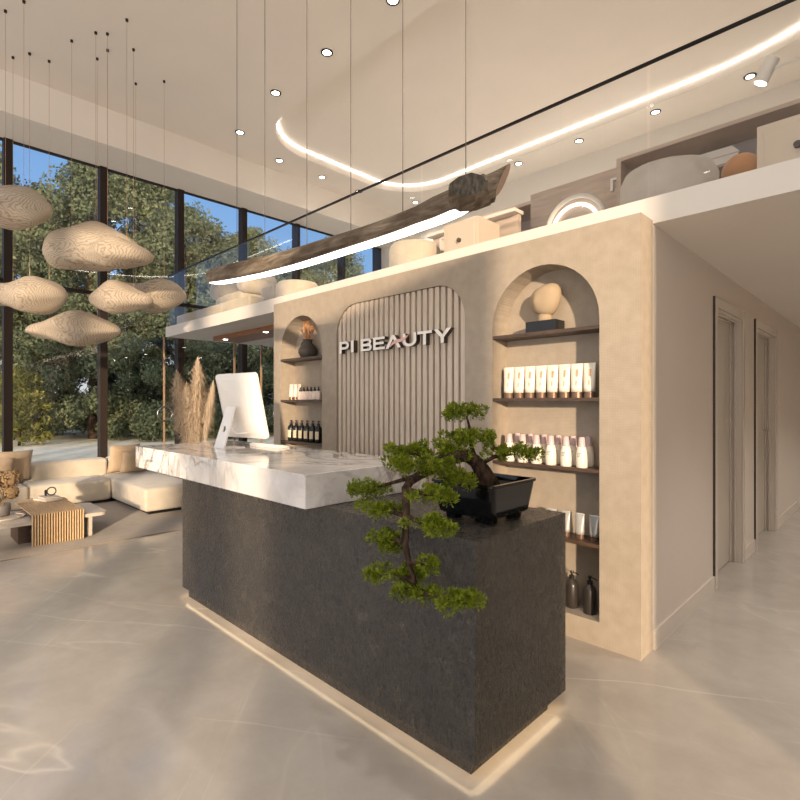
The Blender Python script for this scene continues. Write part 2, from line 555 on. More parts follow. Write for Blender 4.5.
# LED line along the tray
mb = MB()
lp = [p for p in rrect(TX0 + .003, TX1 - .003, TY0 + .003, TY1 - .003, 1, 20, TRAD)]
# runs along the left, far and right sides: start after the near left corner
lp = lp[-21:][::-1][:0] + lp[:42] + lp[42:58]
secs = []
for i, (u, v) in enumerate(lp):
    p0, p1 = lp[max(i - 1, 0)], lp[min(i + 1, len(lp) - 1)]
    tx, ty = p1[0] - p0[0], p1[1] - p0[1]; L_ = math.hypot(tx, ty); nx, ny = -ty / L_ * .014, tx / L_ * .014
    secs.append([(u, v, ZC + .143), (u, v, ZC + .165), (u + nx, v + ny, ZC + .165), (u + nx, v + ny, ZC + .143)])
mb.loft(secs)
o = mkobj('cove_light_strip', mb, M['led_cove'])
tag(o, 'glowing white LED strip running round the rounded ceiling recess', 'light strip')
# roof slab over all, keeps the sky out
struct('ceiling_roof', MB().box(XW - .3, 3.4, -9.4, 13.3, ZC + .31, ZC + .5), M['ceiling'])
# bulkhead over the glazing
struct('trim_1', MB().box(XW + .0, -9.49, -9.2, 9.8, 5.97, ZC + .2), M['ceiling'])

# back walls
struct('wall_back', MB().box(XW, 3.2, 9.8, 9.95, 3.03, ZC + .2), M['white'])
struct('wall_corridor_end', MB().box(XW, 3.2, 13.0, 13.2, 0, 3.0), M['white'])
# mezzanine slab
struct('floor_mezzanine', MB().box(-9.58, 3.0, YS, 13.0, 2.85, 3.03), M['white'])
# corridor walls
mb = MB()
ol = [(YS, 0), (5.205, 0), (5.205, 2.5), (6.21, 2.5), (6.21, 0), (6.92, 0), (6.92, 2.5), (8.08, 2.5), (8.08, 0), (13.0, 0), (13.0, 2.849), (YS, 2.849)]
plate(mb, ol, [], lambda u, v, t: (-1.2 - .15 * t, u, v))
weld(struct('wall_corridor_left', mb, M['corridor']))
struct('wall_corridor_right', MB().box(1.35, 1.5, 2.2, 13.0, 0, 2.85), M['corridor'])
struct('baseboard_corridor', MB().box(-1.2, -1.185, YS, 5.12, 0, .13).box(-1.2, -1.185, 6.29, 6.83, 0, .13)
       .box(-1.2, -1.185, 8.16, 13.0, 0, .13), M['corridor'])
# rear and right facade, behind the camera: openings that let the low sun in
mb = MB()
mb.box(3.0, 3.2, -9.2, 3.62, 5.9, ZC + .2)
mb.box(3.0, 3.2, .31, 13.0, 0, ZC)
mb.box(3.0, 3.2, -2.92, -.925, 0, 3.95)
for y in (-3.71, -5.31, -6.91, -8.51): mb.box(3.0, 3.2, y - .19, y + .19, 0, 5.9)
struct('wall_right', mb, M['render'])
mb = MB().box(XW, 3.2, -9.2, -9.0, 5.9, ZC + .2)
for x in (-10.4, -8.2, -6.0, -3.8, -1.6, .6, 2.9): mb.box(x - .15, x + .15, -9.2, -9.0, 0, 5.9)
struct('wall_rear', mb, M['render'])

# glazed left wall: one window per bay
YM = [1.44 + 1.4 * k for k in range(-4, 7)]
for k in range(len(YM) - 1):
    y0, y1 = YM[k], YM[k + 1]
    if y1 > 9.8: y1 = 9.8
    w = thing('window_%d' % (k + 1), None, None)
    w['kind'] = 'structure'
    mb = MB().box(XW - .09, XW + .09, y0 - .06, y0 + .06, 0, 5.97)
    mb.box(XW - .05, XW + .05, y0 + .06, y1 - .06, 3.62, 3.68)
    mb.box(XW - .05, XW + .05, y0 + .06, y1 - .06, 0, .06)
    mb.box(XW - .05, XW + .05, y0 + .06, y1 - .06, 5.955, 5.969)
    mkobj('window_frame', mb, M['dark_frame'], w)
    mkobj('window_pane', MB().add([(XW, y0 + .06, .06), (XW, y1 - .06, .06), (XW, y1 - .06, 5.93), (XW, y0 + .06, 5.93)],
                                  [(0, 1, 2, 3)]), M['glass'], w, normals=False)
struct('trim_2', MB().box(XW - .09, XW + .09, 9.62, 9.79, 0, 5.97), M['dark_frame'])

# ---- feature wall with two arched niches and a slatted recess
WX0, WX1, WZ = -5.567, -1.2, 2.87
def arch(x0, x1, z0, zt, n=20):
    r = (x1 - x0) / 2; cx = (x0 + x1) / 2; zc = zt - r
    return [(x0, z0), (x1, z0)] + [(cx + r * math.cos(PI * k / n), zc + r * math.sin(PI * k / n)) for k in range(n + 1)]
NL = (-5.416, -4.575); NR = (-2.335, -1.47); NZ0, NZ1 = .165, 2.665
PX0, PX1, PZ0, PZ1, PR = -4.32, -2.607, .1, 2.675, .31
def panel_top(x):
    d = max(PX0 + PR - x, x - (PX1 - PR), 0)
    return PZ1 - PR + math.sqrt(max(PR * PR - d * d, 0))
pan = [(PX0, PZ0), (PX1, PZ0)]
for k in range(13):
    a = PI / 2 * k / 12; pan.append((PX1 - PR + PR * math.cos(a), PZ1 - PR + PR * math.sin(a)))
for k in range(13):
    a = PI / 2 + PI / 2 * k / 12; pan.append((PX0 + PR + PR * math.cos(a), PZ1 - PR + PR * math.sin(a)))
holes = [arch(NL[0], NL[1], NZ0, NZ1), pan, arch(NR[0], NR[1], NZ0, NZ1)]
ND = .208
mb = MB()
plate(mb, [(WX0, 0), (WX1, 0), (WX1, WZ), (WX0, WZ)], holes, lambda u, v, t: (u, YW + (YS - .004 - YW) * t, v))
fw = struct('wall_feature', mb, M['plaster']); weld(fw)
struct('wall_feature_back', MB().box(WX0, -1.351, YS - .003, 3.8, 0, 2.849), M['plaster'])
# slatted panel
sp = thing('slatted_wall_panel', 'taupe vertical slat panel with rounded top corners behind the white letters', 'wall panel',
           ((PX0 + PX1) / 2, YS - .02, PZ0))
ox, oy, oz = (PX0 + PX1) / 2, YS - .02, PZ0
NS = 24; pitch = (PX1 - PX0) / NS
mb = MB()
for k in range(NS):
    a, b = PX0 + pitch * k + .016, PX0 + pitch * (k + 1) - .008
    za, zb = panel_top(a) - .004, panel_top(b) - .004
    f0, f1 = YW + .012 - oy, YW + .07 - oy
    a -= ox; b -= ox
    vs = [(a, f0, 0), (b, f0, 0), (b, f1, 0), (a, f1, 0), (a, f0, za - oz), (b, f0, zb - oz), (b, f1, zb - oz), (a, f1, za - oz)]
    mb.add(vs, [(0, 1, 2, 3), (4, 5, 6, 7), (0, 1, 5, 4), (1, 2, 6, 5), (2, 3, 7, 6), (3, 0, 4, 7)])
mkobj('slats', mb, M['slat'], sp, bevel=.004)
mb = MB()
plate(mb, [(u - ox, v - oz) for u, v in pan], [], lambda u, v, t: (u, YW + .07 + .02 * t - oy, v))
bb = mkobj('backing_board', mb, M['taupe_panel'], sp)
# niche shelves
SHZ = (2.18, 1.688, 1.195, .685)
names_l = ['topmost dark shelf of the left arched niche, under the pitcher', 'dark shelf in the left niche under the pink dropper bottles',
           'dark shelf in the left niche under the black pump bottles', 'lowest dark shelf of the left niche, behind the worktop']
names_r = ['dark shelf under the stone head in the right arched niche', 'dark shelf in the right niche holding the row of white tubes',
           'dark shelf in the right niche holding the lotion bottles', 'lowest dark shelf of the right niche holding silver tubes']
for nm, (a, b) in ((names_l, NL), (names_r, NR)):
    for z, lb in zip(SHZ, nm):
        if 'behind the worktop' in lb: continue
        o = mkobj('niche_shelf', MB().box(a + .001, b - .001, YW + .004, YS - .006, z - .024, z), M['shelf_wood'])
        tag(o, lb, 'shelf', 'dark shelves in the arched niches')

# doors in the corridor
def cdoor(name, y0, y1, handle):
    t = thing(name, None, None, (-1.2, y0, 0)); t['kind'] = 'structure'
    w = y1 - y0; zt = 2.5
    mb = MB().box(0, .022, 0, .07, 0, zt + .09).box(0, .022, w - .07, w, 0, zt + .09).box(0, .022, .07, w - .07, zt, zt + .09)
    mb.box(-.1, -.08, .071, .1, 0, zt).box(-.1, -.08, w - .1, w - .071, 0, zt).box(-.1, -.08, .1, w - .1, zt - .03, zt - .001)
    mb.box(-.06, -.045, w - .09, w - .071, 0, zt - .001).box(-.06, -.045, .09, w - .09, zt - .02, zt - .001)
    mkobj('door_casing', mb, M['casing'], t, bevel=.003)
    mkobj('door_leaf', MB().box(-.14, -.101, .0715, w - .0715, .01, zt - .001), M['gloss_white'], t)
    mkobj('casing_dark_strip', MB().box(0, .018, -.010, -.002, .13, zt + .09), M['dark_wood'], t)  # thin dark strip along the near edge of the casing
    if handle:
        mkobj('door_handle', MB().tube([(-.101, w - .16, 1.3), (-.04, w - .16, 1.3), (-.04, w - .29, 1.3)], .01), M['steel'], t)
cdoor('door_1', 5.135, 6.28, False)
cdoor('door_2', 6.85, 8.15, True)

# slim track / trims under the mezzanine and the glass room at the left
def post(x, y, z1, lb, r=.015):
    o = mkobj('glass_screen_post', MB().box(x - r, x + r, y - r, y + r, 0, z1), M['bronze'])
    tag(o, lb, 'post', 'bronze posts of the glass screen')
post(-9.60, 3.60, 2.849, 'slim bronze post at the free corner of the mezzanine, left of the pampas grass', .013)
post(-9.44, 4.89, 2.849, 'slim bronze post seen above the left of the monitor')
post(-9.44, 5.48, 2.849, 'slim bronze post just left of the feature wall, above the right of the monitor')
gs = thing('glass_screen', 'clear glass screen under the mezzanine between the bronze posts', 'glass screen', (-9.44, 3.66, 0))
mkobj('glass_pane', MB().add([(0, 0, 0), (0, 1.2, 0), (0, 1.2, 2.84), (0, 0, 2.84)], [(0, 1, 2, 3)]), M['rail_glass'], gs, normals=False)
def ringpull(name, loc, r, lb):
    t = thing(name, lb, 'door handle', loc, 0, 'round pull handles')
    mkobj('ring', MB().ring((0, 0, 0), r, .013, 'X'), M['steel'], t, smooth=True)
    for s_ in (-1, 1): mkobj('stem', MB().tube([(-.04, 0, s_ * r), (0, 0, s_ * r)], .008), M['steel'], t)
ringpull('ring_handle', (-9.55, 3.6, 1.455), .13, 'round steel ring pull on the slim post left of the pampas grass')
ringpull('ring_handle', (-9.37, 5.60, 1.45), .13, 'round steel ring pull seen at the right edge of the monitor')
for i, (y, lb) in enumerate(((4.2, 'brown timber beam under the mezzanine, nearer the front edge'), (5.5, 'brown timber beam under the mezzanine, further back by the feature wall'))):
    t = thing('timber_beam', lb, 'beam', (-8.9, y, 2.849), 0, 'timber beams under the mezzanine')
    mkobj('beam', MB().box(0, 3.2, 0, .5, -.075, 0), M['beam_wood'], t)
    for x in (.35, 1.7, 2.6):
        s_ = mkobj('spotlight', MB().lathe([(.04, -.08), (.04, -.0755)], (x, .06, 0), 14), M['led_spot'], t)

# glass balustrade
bt = thing('glass_balustrade', 'clear frameless glass balustrade with a thin black handrail on the mezzanine edge', 'balustrade', (-9.56, 3.66, 3.03))
mkobj('handrail', MB().box(0, 12.5, -.01, .01, .921, .94), M['black_metal'], bt)
for k in range(6):
    x0 = .01 + 2.08 * k
    mkobj('glass_panel', MB().add([(x0, 0, 0), (x0 + 2.06, 0, 0), (x0 + 2.06, 0, 0.92), (x0, 0, 0.92)], [(0, 1, 2, 3)]),
          M['rail_glass'], bt, normals=False)

# ------------------------------------------------------------------ ceiling downlights
def downlight(x, y, lb, z=ZC, en=260):
    t = thing('ceiling_downlight', lb, 'downlight', (x, y, z), 0, 'ceiling downlights')
    mkobj('trim_ring', MB().loft([[(r * math.cos(2 * PI * i / 20), r * math.sin(2 * PI * i / 20), h) for i in range(20)]
                                  for r, h in ((.085, -.001), (.085, -.012), (.06, -.014), (.06, -.001))], False, False), M['dark_frame'], t)
    mkobj('lens', MB().lathe([(.06, -.008), (.06, -.002)], n=20), M['led_spot'], t)
    d = bpy.data.lights.new('downlight_bulb', 'SPOT'); d.energy = en; d.color = (1, .95, .89)
    d.spot_size = math.radians(110); d.spot_blend = .9; d.shadow_soft_size = .05
    d.shadow_soft_size = .12
    l = bpy.data.objects.new('downlight_bulb', d); C.objects.link(l); l.parent = t; l.location = (0, 0, -.03)
near = ['topmost in the picture', 'second from the top', 'third from the top', 'lowest and furthest left']
for i, x in enumerate((-4.45, -5.77, -7.1, -8.6)):
    downlight(x, 4.56 if x < -8 else 4.38, 'round ceiling downlight in the row before the recess, ' + near[i], ZC, 40)
for i, y in enumerate((5.65, 6.72, 7.78)):
    downlight(-9.03, y, 'round ceiling downlight left of the recess, %s from the front' % ORD[i], ZC, 15)
for i, x in enumerate((-8.54, -5.65, -4.35, -3.0, -1.66)):
    downlight(x, 9.18, 'round ceiling downlight beyond the recess, %s from the left' % ORD[i])

k_ = 0
for y in (1.6, -1.6, -5.0):  # unseen lamps added to lift the ambient light in the hall
    for x in (-8.4, -5.7, -3.0, -.6):
        if y == 1.6 and x < -.7: continue
        downlight(x, y, 'added fill downlight over the hall, unseen behind the viewer, place %s %s' % (ORD[int(-x // 2) if x > -8 else 4], ('front', 'middle', 'rear')[(1.6, -1.6, -5.0).index(y)]), ZC, 190)
for i, y in enumerate((4.4, 6.6, 8.8, 11.0)):  # lamps added out of view to brighten the corridor
    downlight(.55, y, 'added fill downlight out of view in the corridor ceiling, %s from the entrance' % ORD[i], 2.849, 170)

# ------------------------------------------------------------------ reception desk
DX0, DX1, DY0, DY1, DZ = -4.396, -1.32, 1.80, 2.627, 1.05
dk = thing('reception_desk', 'long dark leathered-stone reception desk glowing along its base', 'desk', ((DX0 + DX1) / 2, (DY0 + DY1) / 2, 0))
cx, cy = (DX0 + DX1) / 2, (DY0 + DY1) / 2
hx, hy = (DX1 - DX0) / 2, (DY1 - DY0) / 2
mkobj('body', MB().box(-hx, hx, -hy, hy, .077, DZ), M['stone'], dk, bevel=.004)
mkobj('plinth', MB().box(-hx + .046, hx - .05, -hy + .035, hy - .11, 0, .0765), M['stone'], dk)
mb = MB()
mb.box(-hx + .03, hx - .03, -hy + .012, -hy + .034, .0735, .0768)
mb.box(hx - .049, hx - .01, -hy + .035, hy - .03, .0735, .0768)
mb.box(-hx + .01, -hx + .045, -hy + .035, hy - .03, .0735, .0768)
mkobj('led_strip', mb, M['led_warm'], dk)
# marble worktop
wt = mkobj('marble_worktop', MB().box(-5.14, -2.395, 1.667, 2.68, DZ + .001, 1.246), M['marble'], None, bevel=.004)
tag(wt, 'thick white grey-veined marble slab overhanging the dark desk', 'worktop')

# ------------------------------------------------------------------ desktop computer and keyboard
ct = thing('desktop_computer', 'white all-in-one computer on the marble, seen from behind', 'computer', (-4.455, 2.22, 1.246), math.radians(0))
def rrect2(w, h, r, n=6):
    return rrect(-w / 2, w / 2, -h / 2, h / 2, r, n)
tilt = math.radians(13)
T = Matrix.Translation((0.1, .1, .375)) @ Matrix.Rotation(math.radians(8), 4, 'Z') @ Matrix.Rotation(tilt, 4, 'X')
def slab_rings(w, h, specs):
    return [[tuple(T @ Vector((u, y, v))) for u, v in rrect2(w * k, h * k, .035 * k)] for y, k in specs]
mkobj('screen_housing', MB().loft(slab_rings(.60, .61, [(.022, .97), (.022, 1), (.004, 1.0), (-.008, .985), (-.026, .82), (-.04, .5), (-.043, .2)])),
      M['screen_white'], ct, smooth=False, bevel=0)
mkobj('display', MB().add([tuple(T @ Vector((u, .0235, v))) for u, v in ((-.29, -.27), (.29, -.27), (.29, .28), (-.29, .28))], [(0, 1, 2, 3)]),
      M['black_plastic'], ct, normals=False)
# stand: slanting plate with an oval cable hole, and foot
mb = MB()
hole = [(.028 * math.cos(2 * PI * k / 16), .17 + .03 * math.sin(2 * PI * k / 16)) for k in range(16)]
def standmap(u, v, t):
    return (.1 + u, -.115 + .11 * (v / .36) + .012 * t, v)
plate(mb, [(-.095, .0), (.095, .0), (.08, .37), (-.08, .37)], [hole], standmap)
so = mkobj('stand', mb, M['screen_white'], ct); weld(so)
mkobj('foot', MB().box(.005, .195, -.115, .09, 0, .008), M['silver'], ct, bevel=.003)
mkobj('power_cable', MB().tube([(.13, .03, .2), (.17, -.02, .16), (.23, -.01, .13), (.3, .05, .14)], .004), M['screen_white'], ct, smooth=True)
kb = thing('keyboard', 'slim white keyboard lying on the marble beside the computer', 'keyboard', (-4.2, 2.52, 1.246))
mb = MB(); mb.add([(-.24, -.065, 0), (.24, -.065, 0), (.24, .065, 0), (-.24, .065, 0), (-.24, -.065, .026), (.24, -.065, .026), (.24, .065, .012), (-.24, .065, .012)],
                  [(0, 3, 2, 1), (4, 5, 6, 7), (0, 1, 5, 4), (1, 2, 6, 5), (2, 3, 7, 6), (3, 0, 4, 7)])
mkobj('keyboard_base', mb, M['screen_white'], kb, bevel=.003)
mb = MB()
for r in range(5):
    for c_ in range(14):
        x = -.225 + c_ * .0322; y = -.053 + r * .022; z = .0262 - .014 * (y + .065) / .13
        mb.box(x, x + .028, y, y + .018, z - .002, z + .004)
mkobj('keys', mb, M['screen_white'], kb)

# ------------------------------------------------------------------ bonsai
bz = thing('potted_bonsai', 'cascading green bonsai in a glossy black footed pot on the desk end', 'bonsai', (-1.585, 2.235, DZ))
BO = Vector((-1.585, 2.235, DZ))
def potring(hx_, hy_, z, r=.03):
    return [(u, v, z) for u, v in rrect(-hx_, hx_, -hy_, hy_, r, 4)]
mb = MB().loft([potring(.158, .162, .03), potring(.172, .178, .04, .035), potring(.184, .193, .12, .035), potring(.192, .202, .185, .03), potring(.2, .21, .19), potring(.2, .21, .203),
                potring(.183, .193, .203, .02), potring(.178, .188, .16, .02)])
pt = mkobj('pot', mb, M['black_glaze'], bz, bevel=0)
for sx in (-1, 1):
    for sy in (-1, 1):
        fo = mkobj('pot_foot', MB().loft([potring(.03, .03, 0, .006), potring(.034, .034, .0295, .006)]), M['black_glaze'], pt)
        fo.location = (sx * .11, sy * .11, 0)
mkobj('soil', MB().loft([potring(.176, .186, .161, .02), potring(.17, .18, .172, .02)]), M['soil'], bz)
tp = [(-1.56, 2.235, 1.215), (-1.563, 2.225, 1.25), (-1.573, 2.2, 1.3), (-1.59, 2.17, 1.345), (-1.606, 2.12, 1.378), (-1.613, 2.05, 1.381), (-1.648, 1.95, 1.352),
      (-1.64, 1.86, 1.322), (-1.648, 1.8, 1.305), (-1.63, 1.72, 1.288), (-1.61, 1.665, 1.262), (-1.585, 1.64, 1.22), (-1.57, 1.63, 1.15), (-1.56, 1.61, 1.031), (-1.535, 1.61, .95), (-1.5, 1.61, .88), (-1.474, 1.61, .846)]
tr_ = [.066, .052, .042, .036, .034, .031, .028, .024, .022, .02, .019, .018, .017, .015, .012, .009, .005]
mb = MB().tube([Vector(p) - BO for p in tp], tr_, 12)
for br in ([(-1.59, 2.17, 1.345), (-1.62, 2.17, 1.43), (-1.63, 2.18, 1.5), (-1.665, 2.19, 1.58)],
           [(-1.58, 2.19, 1.33), (-1.52, 2.24, 1.37), (-1.45, 2.3, 1.385)],
           [(-1.648, 1.8, 1.305), (-1.75, 1.75, 1.27), (-1.9, 1.7, 1.22)],
           [(-1.648, 1.95, 1.352), (-1.74, 1.9, 1.39), (-1.83, 1.85, 1.4)],
           [(-1.61, 1.665, 1.262), (-1.53, 1.68, 1.25), (-1.48, 1.7, 1.24)],
           [(-1.57, 1.63, 1.15), (-1.66, 1.64, 1.15), (-1.75, 1.65, 1.145)],
           [(-1.57, 1.63, 1.15), (-1.5, 1.62, 1.14), (-1.424, 1.62, 1.13)],
           [(-1.56, 1.61, 1.031), (-1.64, 1.64, 1.03), (-1.71, 1.65, 1.01)],
           [(-1.535, 1.61, .95), (-1.48, 1.6, .97), (-1.434, 1.6, .965)],
           [(-1.5, 1.61, .88), (-1.57, 1.615, .88), (-1.64, 1.62, .88)],
           [(-1.474, 1.61, .846), (-1.4, 1.61, .845), (-1.3, 1.62, .85)]):
    mb.tube([Vector(p) - BO for p in br], [.014 - .009 * i / (len(br) - 1) for i in range(len(br))], 6)
trunk = mkobj('trunk', mb, M['bark'], bz, smooth=True)
PADS = [(-1.677, 2.2, 1.602, .121, .059), (-1.619, 2.15, 1.472, .144, .057), (-1.697, 2.0, 1.399, .154, .077), (-1.461, 2.3, 1.395, .156, .052),
        (-1.829, 1.85, 1.411, .102, .051), (-1.639, 1.8, 1.355, .167, .071), (-1.905, 1.7, 1.226, .1, .055), (-1.553, 1.95, 1.276, .085, .068),
        (-1.477, 1.7, 1.245, .099, .048), (-1.751, 1.65, 1.151, .118, .042), (-1.424, 1.62, 1.136, .116, .042), (-1.71, 1.65, 1.013, .081, .07),
        (-1.633, 1.62, .885, .124, .05), (-1.434, 1.6, .969, .046, .038), (-1.492, 1.6, .833, .096, .043), (-1.306, 1.62, .852, .081, .051), (-1.24, 1.66, .86, .03, .024)]
for (x, y, z, w, h) in PADS:
    mb = MB(); c0 = Vector((x, y, z)) - BO
    nl = max(4, int(w * h / .00035)); lobes = []
    for k in range(nl):
        a = R.uniform(0, 2 * PI); q = math.sqrt(R.random())
        # sideways spread runs across the view of the pad, shallower in depth
        lx = math.cos(a) * q * w * 1.0; ly = math.sin(a) * q * min(w * .6, .085); lz = R.uniform(-.6, .6) * h * math.sqrt(max(0, 1.05 - q * q))
        lobes.append((Vector((lx * .72 - ly * .6, lx * .70 + ly * .6, lz)), R.uniform(.02, .034)))
    for lc, lr in lobes:
        if (c0 + lc + BO).y > 1.76 and (c0 + lc + BO).z < 1.1: lc.y -= .05
        for t in range(int(110 * (lr / .028) ** 2)):
            d = Vector((R.gauss(0, 1), R.gauss(0, 1), R.gauss(.25, .8))).normalized()
            p = c0 + lc + d * lr * R.uniform(.55, 1.0)
            dd = (d + Vector((R.uniform(-.5, .5), R.uniform(-.5, .5), R.uniform(0, .7)))).normalized()
            L = R.uniform(.009, .015); wv_ = dd.orthogonal().normalized()
            wv_.rotate(Matrix.Rotation(R.uniform(0, 2 * PI), 3, dd)); wv_ *= .0036
            mb.add([p - wv_, p + wv_, p + dd * L + wv_ * .5, p + dd * L - wv_ * .5], [(0, 1, 2, 3)])
    mkobj('foliage_pad', mb, M['needles'], bz, normals=False)

# ------------------------------------------------------------------ log pendant
lg = thing('log_pendant', 'weathered driftwood log pendant lamp with a bright light strip, hung over the desk', 'pendant lamp', (-3.0, 2.2, 2.78))
LO = Vector((-3.0, 2.2, 2.78))
prof = [(-4.70, 2.845, .055), (-4.66, 2.845, .075), (-4.5, 2.83, .085), (-4.15, 2.8, .088), (-3.7, 2.765, .084), (-3.23, 2.745, .084), (-2.9, 2.738, .08), (-2.65, 2.735, .078), (-2.4, 2.73, .077),
        (-2.17, 2.73, .076), (-2.0, 2.735, .077), (-1.86, 2.74, .08), (-1.74, 2.75, .082), (-1.62, 2.757, .08), (-1.54, 2.765, .075)]
rings = []
for i, (x, z, r) in enumerate(prof):
    ring_ = []
    for k in range(22):
        a = 2 * PI * k / 22
        rr = r * (1 + .07 * math.sin(3 * a + i * .6) + R.uniform(-.045, .045))
        px_, pz_ = math.cos(a) * rr, math.sin(a) * rr - .012
        pz_ = max(pz_, -r * .72 - .004)
        ring_.append(Vector((x, 2.2 + px_, z + pz_)) - LO)
    rings.append(ring_)
mb = MB().loft(rings)
log = mkobj('log', mb, M['log'], lg, smooth=True)
# pointed end of the log: slanting cut with a pale face
tip = [[Vector((x + kx * math.sin(2 * PI * k / 14), 2.2 + math.cos(2 * PI * k / 14) * ry, zc + math.sin(2 * PI * k / 14) * rz)) - LO for k in range(14)]
       for x, kx, ry, zc, rz in ((-1.6, 0, .07, 2.752, .066), (-1.52, .035, .055, 2.766, .066), (-1.445, .042, .024, 2.776, .07))]
mb = MB().loft(tip, True, False)
mkobj('log_tip', mb, M['log'], lg, smooth=False)
mkobj('tip_cut_face', MB().add([p + Vector((.002, 0, 0)) for p in tip[2]], [tuple(range(14))]), M['log_tip'], lg)
# sawn-off branch stub facing the room
ctr = Vector((-1.64, 2.2, 2.735)); ax = Vector((.45, -.85, .28)).normalized()
u_ = ax.cross(Vector((0, 0, 1))).normalized(); v_ = u_.cross(ax)
st = []
for d_, r_ in ((.0, .1), (.08, .094), (.112, .084)):
    st.append([ctr + ax * d_ + (u_ * math.cos(2 * PI * k / 9 + .3) * 1.22 + v_ * math.sin(2 * PI * k / 9 + .3) * .82) * r_ * (1 + .05 * math.sin(4 * k)) - LO for k in range(9)])
mkobj('branch_stub', MB().loft(st), M['log'], lg)
mkobj('stub_cut_face', MB().add([p + ax * .002 for p in st[2]], [tuple(range(9))]), M['log_end'], lg)
# light strip following the underside
mb = MB(); pl = []
for (x, z, r) in prof[1:-2]:
    zb = z - r * .72
    hw = .038 if x > -4.6 else .026
    pl.append([Vector((x, 2.2 - hw - .012, zb - .012)) - LO, Vector((x, 2.2 + hw, zb - .012)) - LO, Vector((x, 2.2 + hw, zb + .006)) - LO, Vector((x, 2.2 - hw - .012, zb + .006)) - LO])
x, z, r = prof[-3]
pl.append([Vector((x + .115, 2.2 - .006, z - r * .72 - .008)) - LO, Vector((x + .115, 2.2 + .004, z - r * .72 - .008)) - LO, Vector((x + .115, 2.2 + .004, z - r * .72 + .01)) - LO, Vector((x + .115, 2.2 - .006, z - r * .72 + .012)) - LO])
mkobj('light_strip', MB().loft(pl), M['led_white'], lg)
for x, z in ((-4.2, 2.87), (-3.73, 2.84), (-3.14, 2.82), (-2.636, 2.8), (-2.15, 2.79), (-1.677, 2.82)):
    mkobj('cable', MB().tube([Vector((x, 2.2, z - .03)) - LO, Vector((x, 2.2, ZC)) - LO], .0026, 6), M['cable_grey'], lg)

# ------------------------------------------------------------------ letters
sg = thing('wall_sign', 'raised white capital letters with a pink swoosh on the slatted wall panel', 'sign', (-3.465, YW + .011, 2.165))
LH = .122
def arc(cx_, cz_, rx, rz, a0, a1, n=10):
    return [(cx_ + rx * math.cos(math.radians(a0 + (a1 - a0) * k / n)), cz_ + rz * math.sin(math.radians(a0 + (a1 - a0) * k / n))) for k in range(n + 1)]
s_ = .23   # stroke relative to the letter height
LET = {}
# coordinates in units of letter height, baseline 0 to 1
LET['P'] = ([(0, 0), (.3, 0), (.3, .33)] + arc(.86, .665, .38, .335, -90, 90) + [(0, 1)], [[(.3, .53)] + arc(.82, .665, .13, .135, -90, 90) + [(.3, .80)]])
LET['I'] = ([(0, 0), (.3, 0), (.3, 1), (0, 1)], [])
LET['B'] = ([(0, 0)] + arc(.95, .28, .37, .28, -90, 55) + arc(.90, .735, .36, .265, -40, 90) + [(0, 1)],
            [[(.3, .18)] + arc(.90, .285, .13, .105, -90, 90) + [(.3, .39)], [(.3, .60)] + arc(.86, .71, .12, .105, -90, 90) + [(.3, .81)]])
LET['E'] = ([(0, 0), (1.34, 0), (1.34, .2), (.3, .2), (.3, .41), (1.22, .41), (1.22, .6), (.3, .6), (.3, .8), (1.32, .8), (1.32, 1), (0, 1)], [])
LET['A'] = ([(0, 0), (.32, 0), (.82, .72), (1.08, .34), (1.32, 0), (1.66, 0), (.98, 1), (.66, 1)], [])
LET['U'] = (arc(.69, .42, .69, .42, 180, 360, 16) + [(1.38, 1), (1.09, 1)] + arc(.69, .44, .40, .24, 360, 180, 16) + [(.29, 1), (0, 1)], [])
LET['T'] = ([(.58, 0), (.88, 0), (.88, .8), (1.46, .8), (1.46, 1), (0, 1), (0, .8), (.58, .8)], [])
LET['Y'] = ([(.65, 0), (.95, 0), (.95, .4), (1.6, 1), (1.2, 1), (.8, .6), (.4, 1), (0, 1), (.65, .4)], [])
EXT = [('P', -4.215, -4.06), ('I', -4.03, -3.985), ('B', -3.875, -3.712), ('E', -3.692, -3.525), ('A', -3.515, -3.312), ('U', -3.287, -3.118), ('T', -3.106, -2.932), ('Y', -2.912, -2.718)]
for ch, x0, x1 in EXT:
    outer, hl = LET[ch]; wmax = max(p[0] for p in outer); k = (x1 - x0) / wmax
    hgt = LH
    fm = lambda u, v, t: (x0 + u * k + 3.465, -.055 + .05 * t, v * hgt)
    o = mkobj('letter_' + ch.lower(), plate(MB(), outer, hl, fm), M['letter'], sg); weld(o)
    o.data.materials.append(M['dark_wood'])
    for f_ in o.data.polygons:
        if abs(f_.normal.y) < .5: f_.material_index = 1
pts_t = [(-3.45, .012), (-3.41, .045), (-3.36, .062), (-3.3, .063), (-3.25, .078), (-3.205, .108)]
wd = [.004, .014, .015, .012, .012, .002]
outer = [(x + 3.465, z + w_) for (x, z), w_ in zip(pts_t, wd)] + [(x + 3.465, z - w_) for (x, z), w_ in reversed(list(zip(pts_t, wd)))]
o = mkobj('swoosh', plate(MB(), outer, [], lambda u, v, t: (u, -.066 + .01 * t, v)), M['pink'], sg); weld(o)
tag(o, 'pink swoosh across the A and U')

# ------------------------------------------------------------------ things in the niches
def oval(rx, ry, z, n=18, cx_=0, cy_=0):
    return [(cx_ + rx * math.cos(2 * PI * i / n), cy_ + ry * math.sin(2 * PI * i / n), z) for i in range(n)]

